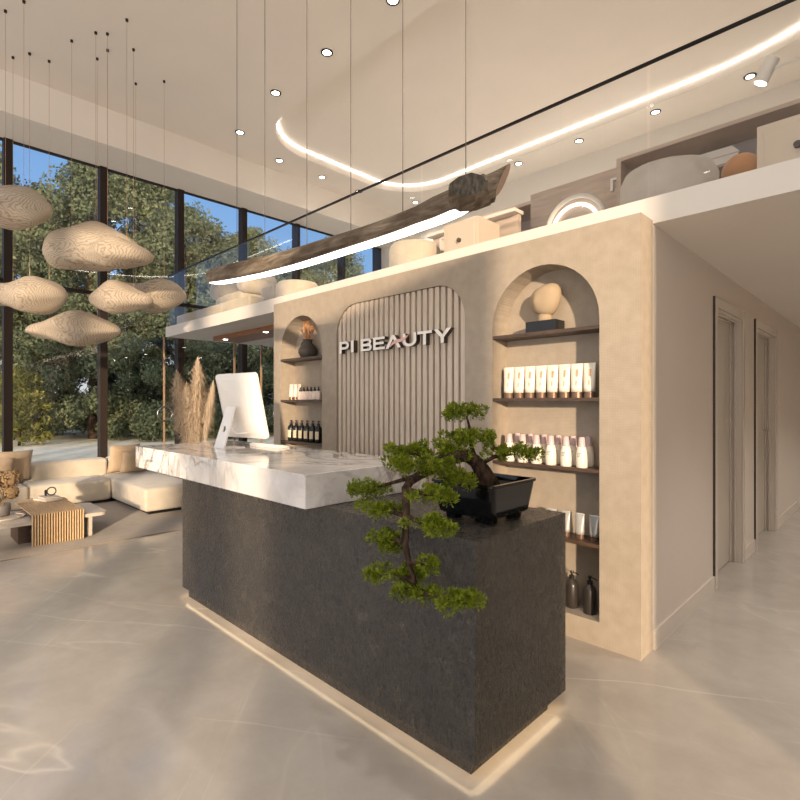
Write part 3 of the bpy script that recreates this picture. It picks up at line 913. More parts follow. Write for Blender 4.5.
def make_tube(name, label, group, h, w, body, cap, prn, loc):
    t = thing(name, label, 'tube', loc, 0, group)
    mkobj('tube_body', MB().loft([oval(w * .44, w * .36, .17 * h), oval(w * .45, w * .36, .3 * h), oval(w * .48, w * .2, .75 * h), oval(w * .5, w * .04, .96 * h), oval(w * .5, w * .03, h)]),
          body, t, smooth=True)
    mkobj('tube_cap', MB().loft([oval(w * .43, w * .36, 0), oval(w * .43, w * .36, .165 * h)]), cap, t, smooth=False)
    if prn:
        mb = MB()
        for q in range(7):
            zz = h * (.62 + .03 * q); yy = -(w * .2 + (.80 * h - zz) / h * w * .42) - .004
            yy2 = -(w * .2 + (.77 * h - zz) / h * w * .42) - .004
            mb.box(w * .08, w * .2 + R.uniform(0, .006), min(yy, yy2), min(yy, yy2) + .012, zz, zz + .018 * h)
        mkobj('printed_text', mb, prn, t); mb = MB()
        for q in range(5):
            zz = h * (.36 + .03 * q); yy = -w * .36 - .002 + (zz / h - .3) * w * .3
            mb.box(w * .08, w * .16, yy - .002, yy + .012, zz, zz + .016 * h)
        mkobj('printed_text', mb, prn, t)
    return t

SY = YS - .105
# white tubes, right niche
z = SHZ[1]
p0 = None
for k in range(8):
    x = -2.245 + k * .0945
    lb = 'white cosmetic tube with brown cap, %s from the left of eight beneath the stone head' % ORD[k]
    if p0 is None: p0 = make_tube('cosmetic_tube', lb, 'white tubes on the second shelf of the right niche', .245, .092, M['tube_white'], M['tube_cap'], M['print'], (x, SY - .01, z))
    else: dup(p0, (x, SY - .01, z), lb)

def make_bottle(name, label, group, loc):
    t = thing(name, label, 'bottle', loc, 0, group)
    mkobj('bottle_body', MB().lathe([(.036, 0), (.039, .006), (.039, .06), (.036, .11), (.028, .142), (.026, .146)]), M['tube_white'], t, smooth=True)
    mkobj('bottle_cap', MB().lathe([(.0265, .146), (.026, .15), (.0195, .212), (.017, .215)]), M['lilac_cap'], t, smooth=True)
    mb = MB()
    for q in range(3): mb.box(-.014, .014 - .004 * q, -.0405, -.03, .1 - q * .011, .104 - q * .011)
    mkobj('printed_text', mb, M['print_grey'], t)
    return t
z = SHZ[2]
p0 = None; g = 'lotion bottles on the third shelf of the right niche'
for row, (yy, n, xs) in enumerate(((YW + .055, 6, -2.21), (YS - .055, 6, -2.203))):
    for k in range(n):
        x = xs + k * (.118 if row == 0 else .117)
        lb = 'white lotion bottle with lilac cap, %s row, %s from the left' % (('front', 'back')[row], ORD[k])
        if p0 is None: p0 = make_bottle('lotion_bottle', lb, g, (x, yy, z))
        else: dup(p0, (x, yy, z), lb)
z = SHZ[3]
p0 = None
for k in range(4):
    x = -1.865 + k * .107
    lb = 'silver-white tube on the lowest right-niche shelf, %s from the right' % ORD[3 - k]
    if p0 is None: p0 = make_tube('silver_tube', lb, 'silver tubes on the lowest shelf of the right niche', .18, .072, M['silver_tube'], M['tube_cap'], None, (x, SY - .02, z))
    else: dup(p0, (x, SY - .02, z), lb)

def make_pump(name, label, group, loc, body, r, h, label_mat):
    t = thing(name, label, 'pump bottle', loc, 0, group)
    mkobj('bottle_body', MB().lathe([(r * .92, 0), (r, .008), (r, h * .6), (r * .86, h * .7), (r * .4, h * .775), (r * .36, h * .8)]), body, t, smooth=True)
    pm = mkobj('pump', MB().lathe([(r * .42, h * .8), (r * .42, h * .88)]).lathe([(r * .16, h * .88), (r * .16, h * .95)]).lathe([(r * .3, h * .95), (r * .3, h)])
               .tube([(0, 0, h * .975), (r * .9, -r * .25, h * .975), (r * 1.25, -r * .35, h * .955)], r * .1, 6), M['black_plastic'], t)
    if label_mat:
        mb = MB(); n = 8; fs = []
        vs = []
        for i in range(n + 1):
            a = -PI / 2 - .75 + 1.5 * i / n + .2
            vs += [(r * 1.02 * math.cos(a), r * 1.02 * math.sin(a), h * .16), (r * 1.02 * math.cos(a), r * 1.02 * math.sin(a), h * .52)]
        for i in range(n): fs.append((2 * i, 2 * i + 2, 2 * i + 3, 2 * i + 1))
        mkobj('bottle_label', mb.add(vs, fs), label_mat, t, smooth=True)
    return t
p0 = make_pump('pump_bottle', 'dark brown pump bottle at the foot of the right niche, nearest the wall edge', 'brown pump bottles at the foot of the right niche', (-1.585, SY, NZ0), M['brown_pump'], .046, .26, None)
dup(p0, (-1.73, SY + .02, NZ0), 'dark brown pump bottle at the foot of the right niche, half hidden by the desk')
# black bottles, left niche
p0 = None
for k in range(6):
    x = -5.32 + k * .112
    lb = 'black pump bottle with cream label, %s from the left on the lower left-niche shelf' % ORD[k]
    if p0 is None: p0 = make_pump('pump_bottle', lb, 'black pump bottles in the left niche', (x, SY - .02, SHZ[2]), M['black_plastic'], .04, .25, M['cream_label'])
    else: dup(p0, (x, SY - .02, SHZ[2]), lb)
p0 = None
for k in range(3):
    x = -5.33 + k * .085
    lb = 'small white tube left of the dropper bottles, %s from the left' % ORD[k]
    if p0 is None: p0 = make_tube('cosmetic_tube', lb, 'white tubes in the left niche', .19, .07, M['tube_white'], M['tube_cap'], None, (x, SY - .01, SHZ[1]))
    else: dup(p0, (x, SY - .01, SHZ[1]), lb)
p0 = None
for k in range(6):
    x = -5.08 + k * .072
    lb = 'pink-white dropper bottle with black top, %s from the left in the left niche' % ORD[k]
    if p0 is None:
        p0 = thing('dropper_bottle', lb, 'bottle', (x, YW + .06, SHZ[1]), 0, 'dropper bottles in the left niche')
        mkobj('bottle_body', MB().lathe([(.031, 0), (.034, .004), (.034, .085), (.03, .095), (.014, .1)]), M['pink_box'], p0, smooth=True)
        mkobj('dropper_cap', MB().lathe([(.016, .1), (.016, .118), (.009, .122), (.008, .145), (.004, .148)]), M['black_plastic'], p0)
    else: dup(p0, (x, YW + .06, SHZ[1]), lb)

# pitcher with dried stems
pv = thing('pitcher_vase', 'dark clay pitcher holding dried orange stems on the top left-niche shelf', 'vase', (-5.0, SY, SHZ[0]))
mkobj('pitcher', MB().lathe([(.06, 0), (.085, .012), (.112, .06), (.108, .1), (.075, .15), (.052, .172), (.05, .2), (.062, .215), (.055, .215), (.044, .2), (.044, .17)]), M['dark_clay'], pv, smooth=True)
mkobj('handle', MB().tube([(-.045, 0, .195), (-.09, 0, .2), (-.128, 0, .17), (-.125, 0, .125), (-.098, 0, .11)], .009, 8), M['dark_clay'], pv, smooth=True)
mb = MB()
for k in range(16):
    a = R.uniform(0, 2 * PI); q = R.uniform(.04, .14); h = R.uniform(.32, .45)
    p = [(0, 0, .175), (q * .35 * math.cos(a), q * .2 * math.sin(a), .25), (q * math.cos(a), q * .5 * math.sin(a), h)]
    mb.tube(p, [.003, .003, .002], 5)
    for b in range(3):
        zz = .25 + (h - .25) * R.uniform(.3, .95); f = (zz - .25) / (h - .25)
        bx, by = q * math.cos(a) * (.35 + .65 * f), q * math.sin(a) * (.2 + .3 * f)
        mb.tube([(bx, by, zz), (bx + R.uniform(-.025, .025), by + R.uniform(-.015, .015), zz + .035)], [.003, .0025], 4)
mkobj('dried_stems', mb, M['dried_orange'], pv)

# abstract head sculpture
hd = thing('head_sculpture', 'abstract sand-coloured stone head on a black block', 'sculpture', (-1.935, SY, SHZ[0]))
mkobj('plinth_block', MB().box(-.125, .125, -.07, .07, 0, .085), M['black_plastic'], hd, bevel=.003)
mb = MB(); rings = []
for i in range(17):
    ph = PI * i / 16 * .97 + .02
    zz = -math.cos(ph); rr = math.sin(ph)
    row = []
    for k in range(28):
        a = 2 * PI * k / 28
        flat = 1 - .12 * max(0, math.cos(a + PI / 2 + .5)) ** 2
        nose = .26 * math.exp(-((((a + PI / 2 + .35 + PI) % (2 * PI)) - PI) / .16) ** 2) * math.exp(-((zz + .1) / .38) ** 2)
        sq = (abs(rr) ** .6)
        wtop = 1 + .10 * zz
        x = math.cos(a) * sq * .125 * wtop * (flat + nose) + .012 * zz
        y = math.sin(a) * sq * .082 * (flat + nose)
        row.append((x, y, .245 + zz * (.112 + .012 * math.cos(a))))
    rings.append(row)
mkobj('head', MB().loft(rings), M['sculpt'], hd, smooth=True)
mkobj('neck', MB().lathe([(.062, .085), (.054, .11), (.05, .15)], sy=.8), M['sculpt'], hd, smooth=True)

# ------------------------------------------------------------------ pampas grass in a floor vase
pg = thing('pampas_grass', 'tall tan pampas grass plumes in a floor vase behind the desk end', 'dried plant', (-6.95, 3.05, 0))
mkobj('floor_vase', MB().lathe([(.13, 0), (.19, .1), (.21, .3), (.16, .55), (.09, .7), (.1, .74), (.085, .74), (.07, .68)]), M['grey_ceramic'], pg, smooth=True)
for (bx, by, z0, z1, wdt, lean) in ((-.24, -.16, .95, 1.98, .15, -.13), (.02, .0, .95, 2.16, .13, .0), (.22, .12, 1.1, 1.82, .06, .05), (-.1, -.1, 1.0, 1.8, .12, -.03)):
    mb = MB()
    mb.tube([(0, 0, .6), (bx * .5, by * .5, z0), (bx + lean * .4, by, z1)], [.006, .005, .002], 5)
    for k in range(3200):
        f = R.random() ** .8; zz = z0 + (z1 - z0) * f
        e_ = (1 - f ** 3) ** .7 * min(1, .35 + f * 2.2) * wdt * 1.25
        a = R.uniform(0, 2 * PI)
        cxx = bx * (.5 + .5 * f) + lean * .4 * f; cyy = by * (.5 + .5 * f)
        p = Vector((cxx, cyy, zz)); L = e_ * (R.uniform(.5, 1.2) if R.random() < .8 else R.uniform(1.1, 1.9))
        q1 = p + Vector((math.cos(a) * L * .55, math.sin(a) * L * .55, R.uniform(.06, .13)))
        q2 = p + Vector((math.cos(a) * L, math.sin(a) * L, R.uniform(-.02, .17)))
        wv_ = Vector((-math.sin(a), math.cos(a), 0)) * .0045
        mb.add([p - wv_, p + wv_, q1 + wv_, q1 - wv_, q2], [(0, 1, 2, 3), (3, 2, 4)])
    mkobj('plume', mb, M['pampas'], pg, normals=False)

# ------------------------------------------------------------------ lounge: rug, sofa, pillows, tables
o = mkobj('area_rug', MB().box(-9.9, -6.68, -2.2, 3.7, .001, .014), M['rug'], None, bevel=.004); tag(o, 'large grey-beige area rug under the sofa and tables', 'rug')
sf = thing('sectional_sofa', 'low cream fabric sectional sofa with a chaise along the glass wall', 'sofa', (-9.3, 1.5, .014))
SO = Vector((-9.3, 1.5, .014))
def soft(name, x0, x1, y0, y1, z0, z1, r=.05, mat='sofa', parent=sf, off=SO):
    return mkobj(name, MB().box(x0 - off.x, x1 - off.x, y0 - off.y, y1 - off.y, z0 - off.z, z1 - off.z), M[mat], parent, bevel=r, seg=4, smooth=True)
soft('seat', -10.28, -9.32, -1.2, .19, .06, .40)
soft('seat', -10.28, -9.32, .2, 1.54, .06, .40)
soft('seat', -10.28, -9.32, 1.55, 2.655, .06, .40)
soft('chaise', -10.28, -7.82, 2.665, 3.5, .06, .40)
soft('backrest', -10.36, -10.06, -1.2, .19, .30, .68, .06)
soft('backrest', -10.36, -10.06, .2, 1.54, .30, .68, .06)
soft('backrest', -10.36, -10.02, 1.62, 2.80, .30, .68, .06)
soft('backrest', -10.36, -10.06, 2.82, 3.5, .30, .68, .06)
mkobj('base', MB().box(-10.2 - SO.x, -9.4 - SO.x, -1.1 - SO.y, 3.4 - SO.y, 0, .05).box(-9.4 - SO.x, -7.9 - SO.x, 2.75 - SO.y, 3.4 - SO.y, 0, .05), M['black_plastic'], sf)

def pillow(loc, rot, s, label, mat='pillow', th=.09):
    n = 12; vs = []; fs = []
    for side in (1, -1):
        for i in range(n + 1):
            for j in range(n + 1):
                u = -1 + 2 * i / n; v = -1 + 2 * j / n
                pin = 1 - .07 * (1 - abs(v) ** 2) * abs(u) ** 3; pin2 = 1 - .07 * (1 - abs(u) ** 2) * abs(v) ** 3
                t = th * ((1 - u ** 4) * (1 - v ** 4)) ** .5
                vs.append((u * s * .5 * pin, side * t, v * s * .5 * pin2))
    m1 = (n + 1) ** 2
    for sd in (0, 1):
        for i in range(n):
            for j in range(n):
                a = sd * m1 + i * (n + 1) + j
                fs.append((a, a + 1, a + n + 2, a + n + 1))
    o = mkobj('throw_pillow', MB().add(vs, fs), M[mat], None, smooth=True); weld(o)
    o.location = loc; o.rotation_euler = rot
    tag(o, label, 'pillow', 'throw pillows on the sofa')
pillow((-9.93, 1.42, .665), (math.radians(18), 0, math.radians(90)), .52, 'large cream throw pillow at the left of the sofa behind the dried flowers')
pillow((-9.72, 1.2, .62), (math.radians(20), 0, math.radians(84)), .44, 'smaller cream throw pillow propped before the large left one')
pillow((-9.92, 3.02, .665), (math.radians(14), 0, math.radians(95)), .52, 'large beige throw pillow in the sofa corner by the window mullion')
pillow((-9.70, 3.12, .62), (math.radians(22), 0, math.radians(90)), .42, 'smaller beige throw pillow leaning on the corner pillow of the chaise', 'pillow')

# travertine low table
lt = thing('stone_coffee_table', 'low pale travertine coffee table passing under the slatted table', 'coffee table', (-7.5, .9, .014))
mb = MB(); plate(mb, rrect(-.42, .42, -1.3, 1.08, .09, 6), [], lambda u, v, t: (u, v, .285 - .04 * t))
o = mkobj('tabletop', mb, M['travertine'], lt); weld(o)
mkobj('leg', MB().box(-.3, .36, .86, .92, 0, .245), M['travertine'], lt, bevel=.005)
mkobj('leg', MB().box(-.25, .2, -1.0, -.85, 0, .245), M['dark_wood'], lt)
mkobj('leg', MB().box(-.3, .2, .2, .32, 0, .245), M['dark_wood'], lt)
# slatted oak table with waterfall front
wtb = thing('slatted_oak_table', 'pale oak slatted waterfall table with a rounded far end', 'side table', (-7.6, 1.455, .014))
NSL = 20; mb = MB()
for k in range(NSL):
    a = -.265 + .53 * k / NSL; b = a + .53 / NSL * .52; mid = (a + b) / 2
    back = -.42 - .25 * math.sqrt(max(0, 1 - (mid / .27) ** 2))
    mb.box(back, .545, a, b, .345, .362)
    mb.box(.53, .55, a, b, 0, .362)
mkobj('slats', mb, M['oak'], wtb, bevel=.003)
top = [(-.42 - .26 * math.cos(t_), .268 * math.sin(t_)) for t_ in [(-PI / 2 + PI * k / 20) for k in range(21)]]
mb = MB(); plate(mb, top + [(-.3, .268)] + [(-.3 - .12 * math.cos(t_), .268 * math.sin(t_)) for t_ in [PI / 2 - PI * k / 20 for k in range(1, 20)]] + [(-.3, -.268)], [], lambda u, v, t: (u, v, .366 - .03 * t))
o = mkobj('end_cap', mb, M['oak'], wtb); weld(o)
mkobj('rail', MB().box(.02, .528, -.25, .25, .325, .3445), M['dark_wood'], wtb)
mkobj('leg_panel', MB().box(.505, .525, -.25, .25, 0, .3245), M['dark_wood'], wtb)
mkobj('back_leg', MB().box(-.5, -.47, -.2, .2, 0, .3445), M['dark_wood'], wtb)
# books and ornament
bk0 = mkobj('book', MB().box(-.15, .15, -.105, .105, 0, .028), M['paper'], None, bevel=.003)
bk0.location = (-7.98, 1.52, .381); bk0.rotation_euler = (0, 0, .3); tag(bk0, 'cream book at the bottom of the pair on the slatted table', 'book', 'books on the slatted table')
bk1 = mkobj('book', MB().box(-.13, .13, -.09, .09, 0, .022), M['paper'], None, bevel=.003)
bk1.location = (-7.99, 1.53, .4095); bk1.rotation_euler = (0, 0, .12); tag(bk1, 'smaller cream book lying under the dark ring ornament', 'book', 'books on the slatted table')
kn = thing('knot_ornament', 'dark interlocked ring ornament lying on the books', 'ornament', (-7.99, 1.53, .4325))
mkobj('ring', MB().ring((0, .03, .058), .05, .008, 'X', 28), M['dark_clay'], kn, smooth=True)
o = mkobj('ring', MB().ring((0, -.035, .042), .034, .008, 'Y', 28), M['dark_clay'], kn, smooth=True)
# tray and hydrangea pot
ty = mkobj('round_tray', MB().lathe([(.2, 0), (.215, .006), (.215, .022), (.2, .022), (.195, .012)], n=40), M['travertine'], None, smooth=False)
ty.location = (-7.52, .99, .299); tag(ty, 'pale round stone tray under the dried flower pot', 'tray')
fp = thing('dried_flower_pot', 'brown dried hydrangeas in a small grey pot on the round tray', 'dried plant', (-7.6, .98, .314))
mkobj('pot', MB().lathe([(.06, 0), (.085, .01), (.095, .08), (.092, .14), (.08, .14), (.075, .1)]), M['grey_ceramic'], fp, smooth=True)
for (bx, by, bz, br) in ((.0, -.02, .29, .12), (.06, .09, .44, .11), (-.08, .0, .42, .11), (.02, -.1, .40, .11), (.09, .09, .28, .08)):
    mb = MB()
    mb.tube([(0, 0, .1), (bx, by, bz)], .004, 5)
    for k in range(230):
        d = Vector((R.gauss(0, 1), R.gauss(0, 1), R.gauss(0, 1))).normalized()
        p = Vector((bx, by, bz)) + d * br * R.uniform(.75, 1.02)
        u = d.orthogonal().normalized(); u.rotate(Matrix.Rotation(R.uniform(0, 6), 3, d)); v = d.cross(u)
        a = R.uniform(.012, .02)
        mb.add([p - u * a, p - v * a + d * .004, p + u * a, p + v * a + d * .006], [(0, 1, 2, 3)])
    mkobj('flower_head', mb, M['dried'], fp, normals=False)

# ------------------------------------------------------------------ cloud pendants
CL = [(-7.865, 1.15, 4.055, .46, .25, 'flattened mesh cloud pendant highest at the left edge of the picture', 1, -.05),
      (-7.66, 1.95, 3.646, .62, .35, 'largest mesh cloud pendant with a raised left lobe, second from the top', 2, .1),
      (-7.25, 2.13, 3.54, .47, .17, 'small mesh cloud pendant overlapping the front of the largest one', 3, .06),
      (-8.768, 1.40, 3.158, .58, .25, 'mesh cloud pendant at the left edge, below the highest one', 4, .08),
      (-7.76, 2.33, 3.08, .44, .2, 'pointed mesh cloud pendant overlapping the one nearest the mezzanine', 5, -.02),
      (-8.22, 2.86, 3.283, .56, .28, 'mesh cloud pendant nearest the corner of the mezzanine', 6, .08),
      (-8.443, 1.916, 2.679, .66, .215, 'lowest mesh cloud pendant, spindle shaped above the sofa', 7, 0.0)]
CABLES = {0: [(-7.67, 1.213), (-8.02, 1.08)], 1: [(-8.04, 1.8), (-7.638, 1.986)], 2: [(-7.55, 2.1), (-7.1, 2.2)], 3: [(-9.02, 1.3), (-8.757, 1.45)], 4: [(-7.9, 2.2), (-7.63, 2.45)],
          5: [(-8.418, 2.735), (-8.05, 3.02)], 6: [(-8.75, 1.68), (-8.2, 2.15)]}
for i, (x, y, z, w, h, lb, sd, lean) in enumerate(CL):
    rr = random.Random(sd * 13)
    t = thing('cloud_pendant', lb, 'pendant lamp', (x, y, z), math.radians(44.66), 'mesh cloud pendants over the lounge')
    ph = [rr.uniform(0, 6) for _ in range(6)]
    nu, nv = 48, 24; rings = []
    for a in range(nv + 1):
        th = PI * (a + .02) / (nv + .04); row = []
        # poles run along the long axis
        xx = -math.cos(th)
        prof_ = math.sin(th) ** 1.15
        hump = 1 + .16 * math.sin(2.1 * xx * 1.4 + ph[0]) + .09 * math.sin(5.2 * xx + ph[1])
        zc_ = lean * .5 * math.sin(2.0 * xx + ph[2]) * (1 - xx * xx)
        for k in range(nu):
            b = 2 * PI * k / nu
            up_ = 1.0 if math.sin(b) > 0 else .82
            q = prof_ * hump * (1 + .06 * math.sin(3 * b + 3 * xx + ph[3]) + .04 * math.sin(5 * b - 4 * xx + ph[4]))
            row.append((xx * w, math.cos(b) * q * w * .55, zc_ + math.sin(b) * q * h * 1.04 * up_))
        rings.append(row)
    mkobj('cloud_shade', MB().loft(rings), M['cloud'], t, smooth=True)
    inv = Matrix.Rotation(-math.radians(44.66), 3, 'Z')
    for (ax_, ay_) in CABLES[i]:
        l = inv @ Vector((ax_ - x, ay_ - y, 0))
        zt = ZC - z
        mkobj('cable', MB().tube([(l.x, l.y, h * .3), (l.x, l.y, zt - .03)], .0022, 5), M['bronze'], t)
        mkobj('ceiling_cap', MB().lathe([(.017, 0), (.017, .029)], (l.x, l.y, zt - .03), 12), M['dark_frame'], t)

# ------------------------------------------------------------------ mezzanine furniture
ZM = 3.03
def soft_at(name, parent, x0, x1, y0, y1, z0, z1, mat, r=.05):
    return mkobj(name, MB().box(x0, x1, y0, y1, z0, z1), M[mat], parent, bevel=r, seg=4, smooth=True)
o = soft_at('upholstered_bench', None, -9.35, -6.75, 3.72, 3.98, ZM, ZM + .19, 'boucle', .03)
tag(o, 'long low cream bench at the free end of the mezzanine', 'bench')
ac = thing('boucle_armchair', 'cream boucle armchair with rolled arms behind the log lamp end', 'armchair', (-8.42, 4.5, ZM))
soft_at('seat', ac, -.5, .5, -.35, .45, 0, .5, 'boucle', .1)
soft_at('backrest', ac, -.32, .28, .2, .45, .5, .93, 'boucle', .06)
for s in (-1, 1):
    mkobj('arm', MB().lathe([(.03, -.42), (.15, -.4), (.17, -.36), (.17, .3), (.14, .36), (.03, .38)], n=20), M['boucle'], ac, smooth=True)
    a_ = ac.children[-1] if False else None
for a_, s in zip([c for c in bpy.data.objects if c.parent == ac and c.name.startswith('arm')], (-1, 1)):
    a_.rotation_euler = (math.radians(90), 0, 0); a_.location = (s * .5, 0, .62)
ac.scale = (1.0, .8, 1.08)
pf = thing('round_pouf', 'drum-shaped cream pouf behind the low block left of the sign', 'pouf', (-6.3, 4.25, ZM), 0, 'round poufs on the mezzanine')
mkobj('cushion', MB().lathe([(.27, 0), (.31, .04), (.31, .31), (.28, .355), (0.02, .37)], n=32), M['boucle'], pf, smooth=True)
o = soft_at('cream_stool', None, -7.08, -6.72, 4.1, 4.5, ZM, ZM + .4, 'boucle', .03); tag(o, 'square cream stool beside the drum-shaped pouf on the mezzanine', 'stool')
pf2 = dup(pf, (-4.2, 4.5, ZM), 'round cream pouf on the mezzanine below the middle of the log lamp', scale=(1.0, 1.0, 1.42))
pf3 = thing('round_pouf', 'large grey boucle pouf in front of the open brown cabinet', 'pouf', (-1.33, 4.35, ZM), 0, 'round poufs on the mezzanine')
mkobj('cushion', MB().lathe([(.3, 0), (.345, .05), (.345, .36), (.315, .425), (0.02, .445)], n=40), M['pouf_grey'], pf3, smooth=True)

def nightstand(loc, label, w=.46, h=.55, d=.39):
    t = thing('drawer_cabinet', label, 'cabinet', loc, 0, 'drawer cabinets on the mezzanine')
    mkobj('carcass', MB().box(0, w, 0, d, 0, h), M['cabinet'], t, bevel=.004)
    df = mkobj('drawer', MB().box(.045, w - .045, -.012, -.0005, .1, h - .05), M['cabinet'], t, bevel=.003)
    kn_ = mkobj('knob', MB().tube([(w / 2, -.012, h * .62), (w / 2, -.04, h * .62)], .022, 14), M['dark_clay'], df)
    return t
n1 = nightstand((-3.58, 4.3, ZM), 'cream cabinet with a dark knob, beneath the tip of the log lamp')
dup(n1, (-.738, 4.3, ZM), 'cream drawer cabinet at the right edge of the picture beside the grey pouf')
bx = mkobj('cream_box', MB().box(-3.39, -3.24, 4.4, 4.55, ZM + .551, ZM + .6), M['white'], None, bevel=.004); tag(bx, 'small cream box on top of the cabinet below the log lamp', 'box')
# low shelf ladder left of the cabinet
sh = thing('open_shelf', 'small open cream shelf unit left of the cabinet below the log lamp', 'shelf unit', (-4.02, 4.75, ZM))
mkobj('side_panel', MB().box(0, .03, 0, .3, 0, .62), M['white'], sh); mkobj('side_panel', MB().box(.37, .4, 0, .3, 0, .62), M['white'], sh)
for z in (.25, .42, .6): mkobj('board', MB().box(.03, .37, 0, .3, z, z + .025), M['white'], sh)

# headboard ledge behind the cabinet
hb = thing('headboard', 'taupe headboard with a pale top ledge behind the cabinet', 'headboard', (-4.3, 4.95, ZM))
mkobj('panel', MB().box(0, 1.25, 0, .06, 0, .72), M['taupe_panel'], hb)
mkobj('ledge', MB().box(-.02, 1.27, -.1, .08, .7205, .76), M['white'], hb, bevel=.003)
# taupe partition with an open dark bay
pn = thing('partition_panel', 'taupe wood partition panel left of the open brown cabinet', 'partition', (-3.1, 5.3, ZM))
mkobj('panel', MB().box(0, 1.08, 0, .08, 0, 1.04), M['taupe_panel'], pn)
pb = thing('open_wardrobe', 'low dark open-fronted wardrobe between the log tip and the taupe panel', 'wardrobe', (-4.15, 5.4, ZM))
mkobj('back_panel', MB().box(0, 1.04, .45, .48, 0, 1.02), M['recess_panel'], pb)
mkobj('side_panel', MB().box(0, .04, 0, .45, 0, 1.02), M['taupe_panel'], pb)
mkobj('side_panel', MB().box(1.0, 1.04, 0, .45, 0, 1.02), M['taupe_panel'], pb)
mkobj('top_panel', MB().box(.04, 1.0, 0, .45, .98, 1.02), M['taupe_panel'], pb)
oc = thing('open_cabinet', 'wide open brown cabinet behind the large grey pouf', 'cabinet', (-1.99, 5.0, ZM))
for x in (0, 2.4): mkobj('side_panel', MB().box(x, x + .04, 0, .42, 0, .95), M['taupe_panel'], oc)
mkobj('top_panel', MB().box(-.0, 2.44, 0, .42, .9505, .985), M['taupe_panel'], oc)
mkobj('back_panel', MB().box(.04, 2.4, .39, .42, 0, .95), M['recess_panel'], oc)
mkobj('shelf_board', MB().box(.04, 2.4, .18, .388, .7, .72), M['recess_panel'], oc)
hx_ = thing('hexagonal_box', 'pale hexagonal box standing on the shelf inside the open cabinet', 'box', (-1.2, 5.28, ZM + .7205))
hexp = [(-.19, .07), (-.13, .005), (.13, .005), (.19, .07), (.13, .14), (-.13, .14)]
o = mkobj('body', plate(MB(), hexp, [], lambda u, v, t: (u, -.09 + .17 * t, v)), M['white'], hx_); weld(o)
o = mkobj('lid_band', plate(MB(), [(-.192, .066), (.192, .066), (.192, .074), (-.192, .074)], [], lambda u, v, t: (u, -.094 + .004 * t, v)), M['taupe_panel'], hx_)
ob = thing('ball_stool', 'round orange ball seat behind the right side of the grey pouf', 'stool', (-.93, 4.83, ZM))
mkobj('ball_cushion', MB().lathe([(.14 * math.sin(PI * k / 14 + .001), .47 - .14 * math.cos(PI * k / 14)) for k in range(15)], n=24), M['orange_fabric'], ob, smooth=True)
mkobj('base', MB().lathe([(.15, 0), (.13, .37)], n=24), M['white'], ob)
def led_mirror(loc, r, label):
    t = thing('round_mirror', label, 'mirror', loc, 0, 'round lit mirrors on the mezzanine')
    mkobj('mirror_frame', MB().ring((0, 0, r), r, .022, 'Y', 48), M['white'], t, smooth=True)
    mkobj('mirror_disc', MB().add([(r * math.cos(2 * PI * k / 40), .01, r + r * math.sin(2 * PI * k / 40)) for k in range(40)], [tuple(range(40))]), M['taupe_panel'], t, normals=False)
    mkobj('light_ring', MB().ring((0, -.004, r * .93), r * .8, .016, 'Y', 48), M['led_mirror'], t, smooth=True)
led_mirror((-2.22, 4.6, ZM), .285, 'round mirror with a glowing ring left of the open brown cabinet')
led_mirror((-.83, 4.93, ZM), .27, 'round mirror with a glowing ring beside the orange ball cushion')
wsn = thing('wall_bracket', 'small white angular bracket lamp on the taupe partition', 'wall lamp', (-2.13, 5.298, ZM + .86))
mkobj('bracket', MB().box(-.03, -.005, -.03, 0, -.06, .07).box(-.005, .05, -.03, 0, .045, .07), M['screen_white'], wsn)
# reading lamp entering from the right
rl = thing('reading_lamp', 'cream cylinder reading lamp on a thin horizontal arm, top right', 'lamp', (-.1, 4.32, ZM))
mkobj('lamp_base', MB().lathe([(.13, 0), (.13, .02)], n=24), M['white'], rl)
mkobj('pole', MB().tube([(0, 0, .02), (0, 0, .93)], .012, 8), M['white'], rl)
mkobj('arm', MB().tube([(0, 0, .93), (-.54, 0, .93)], .009, 8), M['white'], rl)
o = mkobj('lamp_shade', MB().tube([(-.55, 0, 1.0), (-.62, 0, .86)], .045, 20), M['white'], rl)
o = mkobj('bulb', MB().tube([(-.619, 0, .859), (-.621, 0, .855)], .036, 20), M['led_spot'], rl)

# ------------------------------------------------------------------ trees beyond the glass
def crown_mesh(name, seed, mat, H, Wd, n, z0=.06, size=.3):
    rr = random.Random(seed); mb = MB()
    cl_ = []
    for k in range(110):
        f = rr.random(); zz = H * (z0 + (1 - z0) * f)
        rad = Wd * (1.0 - .15 * (1 - f)) * (max(.03, 1 - f ** 3.0) ** .6)
        a = rr.uniform(0, 2 * PI); q = math.sqrt(rr.random())
        cl_.append((Vector((math.cos(a) * q * rad, math.sin(a) * q * rad, zz)), rr.uniform(.14, .28) * Wd))
    for k in range(n):
        c0, r0 = cl_[rr.randrange(110)]
        d = Vector((rr.gauss(0, 1), rr.gauss(0, 1), rr.gauss(0, .8))).normalized()
        p = c0 + d * r0 * (rr.random() ** .4)
        if p.z < .05: p.z = rr.uniform(.05, 1)
        nrm = (d + Vector((rr.gauss(0, .6), rr.gauss(0, .6), rr.gauss(0, .6)))).normalized()
        u = nrm.orthogonal().normalized(); u.rotate(Matrix.Rotation(rr.uniform(0, 6.3), 3, nrm)); v = nrm.cross(u)
        s = size * rr.uniform(.5, 1.1)
        mb.add([p - u * s * .5, p - v * s * .28, p + u * s * .5, p + v * s * .28], [(0, 1, 2, 3)])
    me = bpy.data.meshes.new(name); me.from_pydata(mb.v, [], mb.f); me.update(); me.materials.append(mat)
    return me
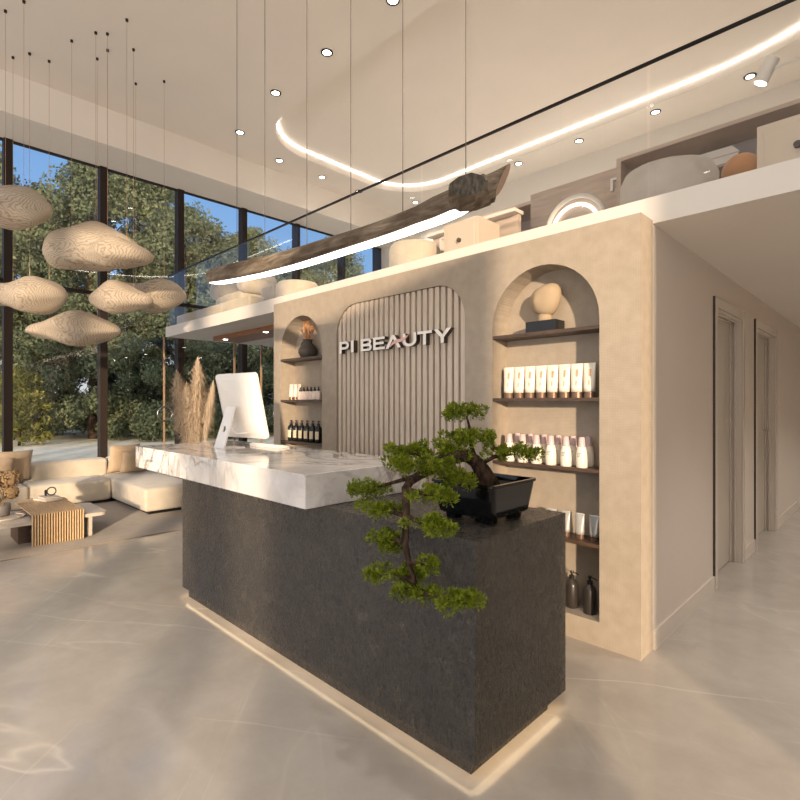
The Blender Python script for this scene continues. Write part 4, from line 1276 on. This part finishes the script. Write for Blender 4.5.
def trunk_mesh(H, r):
    mb = MB().tube([(0, 0, -.1), (.1, 0, H * .3), (-.05, .1, H * .6), (.05, 0, H * .9)], [r, r * .8, r * .5, r * .1], 10)
    for k in range(6):
        a = k * 1.1; z = H * (.3 + .09 * k)
        mb.tube([(0, 0, z), (math.cos(a) * H * .12, math.sin(a) * H * .12, z + H * .1)], [r * .35, r * .08], 6)
    me = bpy.data.meshes.new('trunk'); me.from_pydata(mb.v, [], mb.f); me.update(); me.materials.append(M['bark'])
    return me
CM = [crown_mesh('crown', 1, M['leaf_dark'], 11, 3.3, 46000, z0=.02, size=.2), crown_mesh('crown', 2, M['leaf_mid'], 11, 3.1, 44000, z0=.02, size=.19), crown_mesh('crown', 3, M['leaf_dark'], 11, 2.9, 44000, z0=.02, size=.18),
      crown_mesh('crown', 4, M['leaf_gold'], 4, 1.5, 6000, size=.2)]
TM = trunk_mesh(11, .22); TMs = trunk_mesh(4, .07)
def tree(k, x, y, s, rot, label, trunkless=False):
    t = thing('tree' if k < 3 else 'shrub', label, 'tree' if k < 3 else 'shrub', (x, y, -.06), rot, 'trees beyond the glass wall')
    t.scale = (s[0], s[0], s[1])
    o = bpy.data.objects.new('crown', CM[k]); C.objects.link(o); o.parent = t
    o = bpy.data.objects.new('trunk', TM if k < 3 else TMs); C.objects.link(o); o.parent = t
# positions given as (image bearing slope r/d, distance along the view axis)
def at(rd, d):
    r = rd * d
    return (-(-r * .711 + .703 * d), r * .703 + .711 * d)
TR_ = [(1, -.85, 24, 1.15, 1.28, 'mid-green tree standing behind the leftmost pane'),
       (0, -.70, 26, 1.1, 1.12, 'dark tree rising behind the largest cloud pendant'),
       (2, -.60, 24.5, 1.1, 1.22, 'dark narrow tree behind the second pane from the left'),
       (1, -.51, 26, 1.15, 1.24, 'green tree seen between the second and third mullions'),
       (0, -.42, 25, 1.0, 1.0, 'dark tree behind the third mullion, left of the blue sky'),
       (2, -.345, 26, 1.0, .93, 'dark tree seen above the cream armchair'),
       (1, -.29, 27, 1.0, .96, 'lower green tree behind the fourth mullion'),
       (0, -.21, 30, 1.0, .93, 'low dark tree seen beneath the middle of the log lamp'),
       (2, -.13, 31, 1.0, 1.06, 'dark tree at the right end of the glazing'),
       (1, -.06, 31, .9, .8, 'green tree just beyond the right end of the glazing'),
       (0, -.92, 31, 1.3, 1.1, 'large dark tree in the far row at the left edge'),
       (1, -.65, 34, 1.3, 1.1, 'mid-green far-row tree above the sofa'),
       (0, -.47, 34, 1.3, 1.0, 'large dark far-row tree left of the mezzanine corner'),
       (2, -.26, 36, 1.3, .8, 'low far-row tree under the blue sky')]
for i, (k, rd, d, sx_, sz_, lb) in enumerate(TR_):
    x, y = at(rd, d); tree(k, x, y, (sx_, sz_), i * 1.3, lb)
x, y = at(-.745, 20.5); tree(3, x, y, (.8, .75), .4, 'yellow-green shrub lit by the sun behind the leftmost pane')
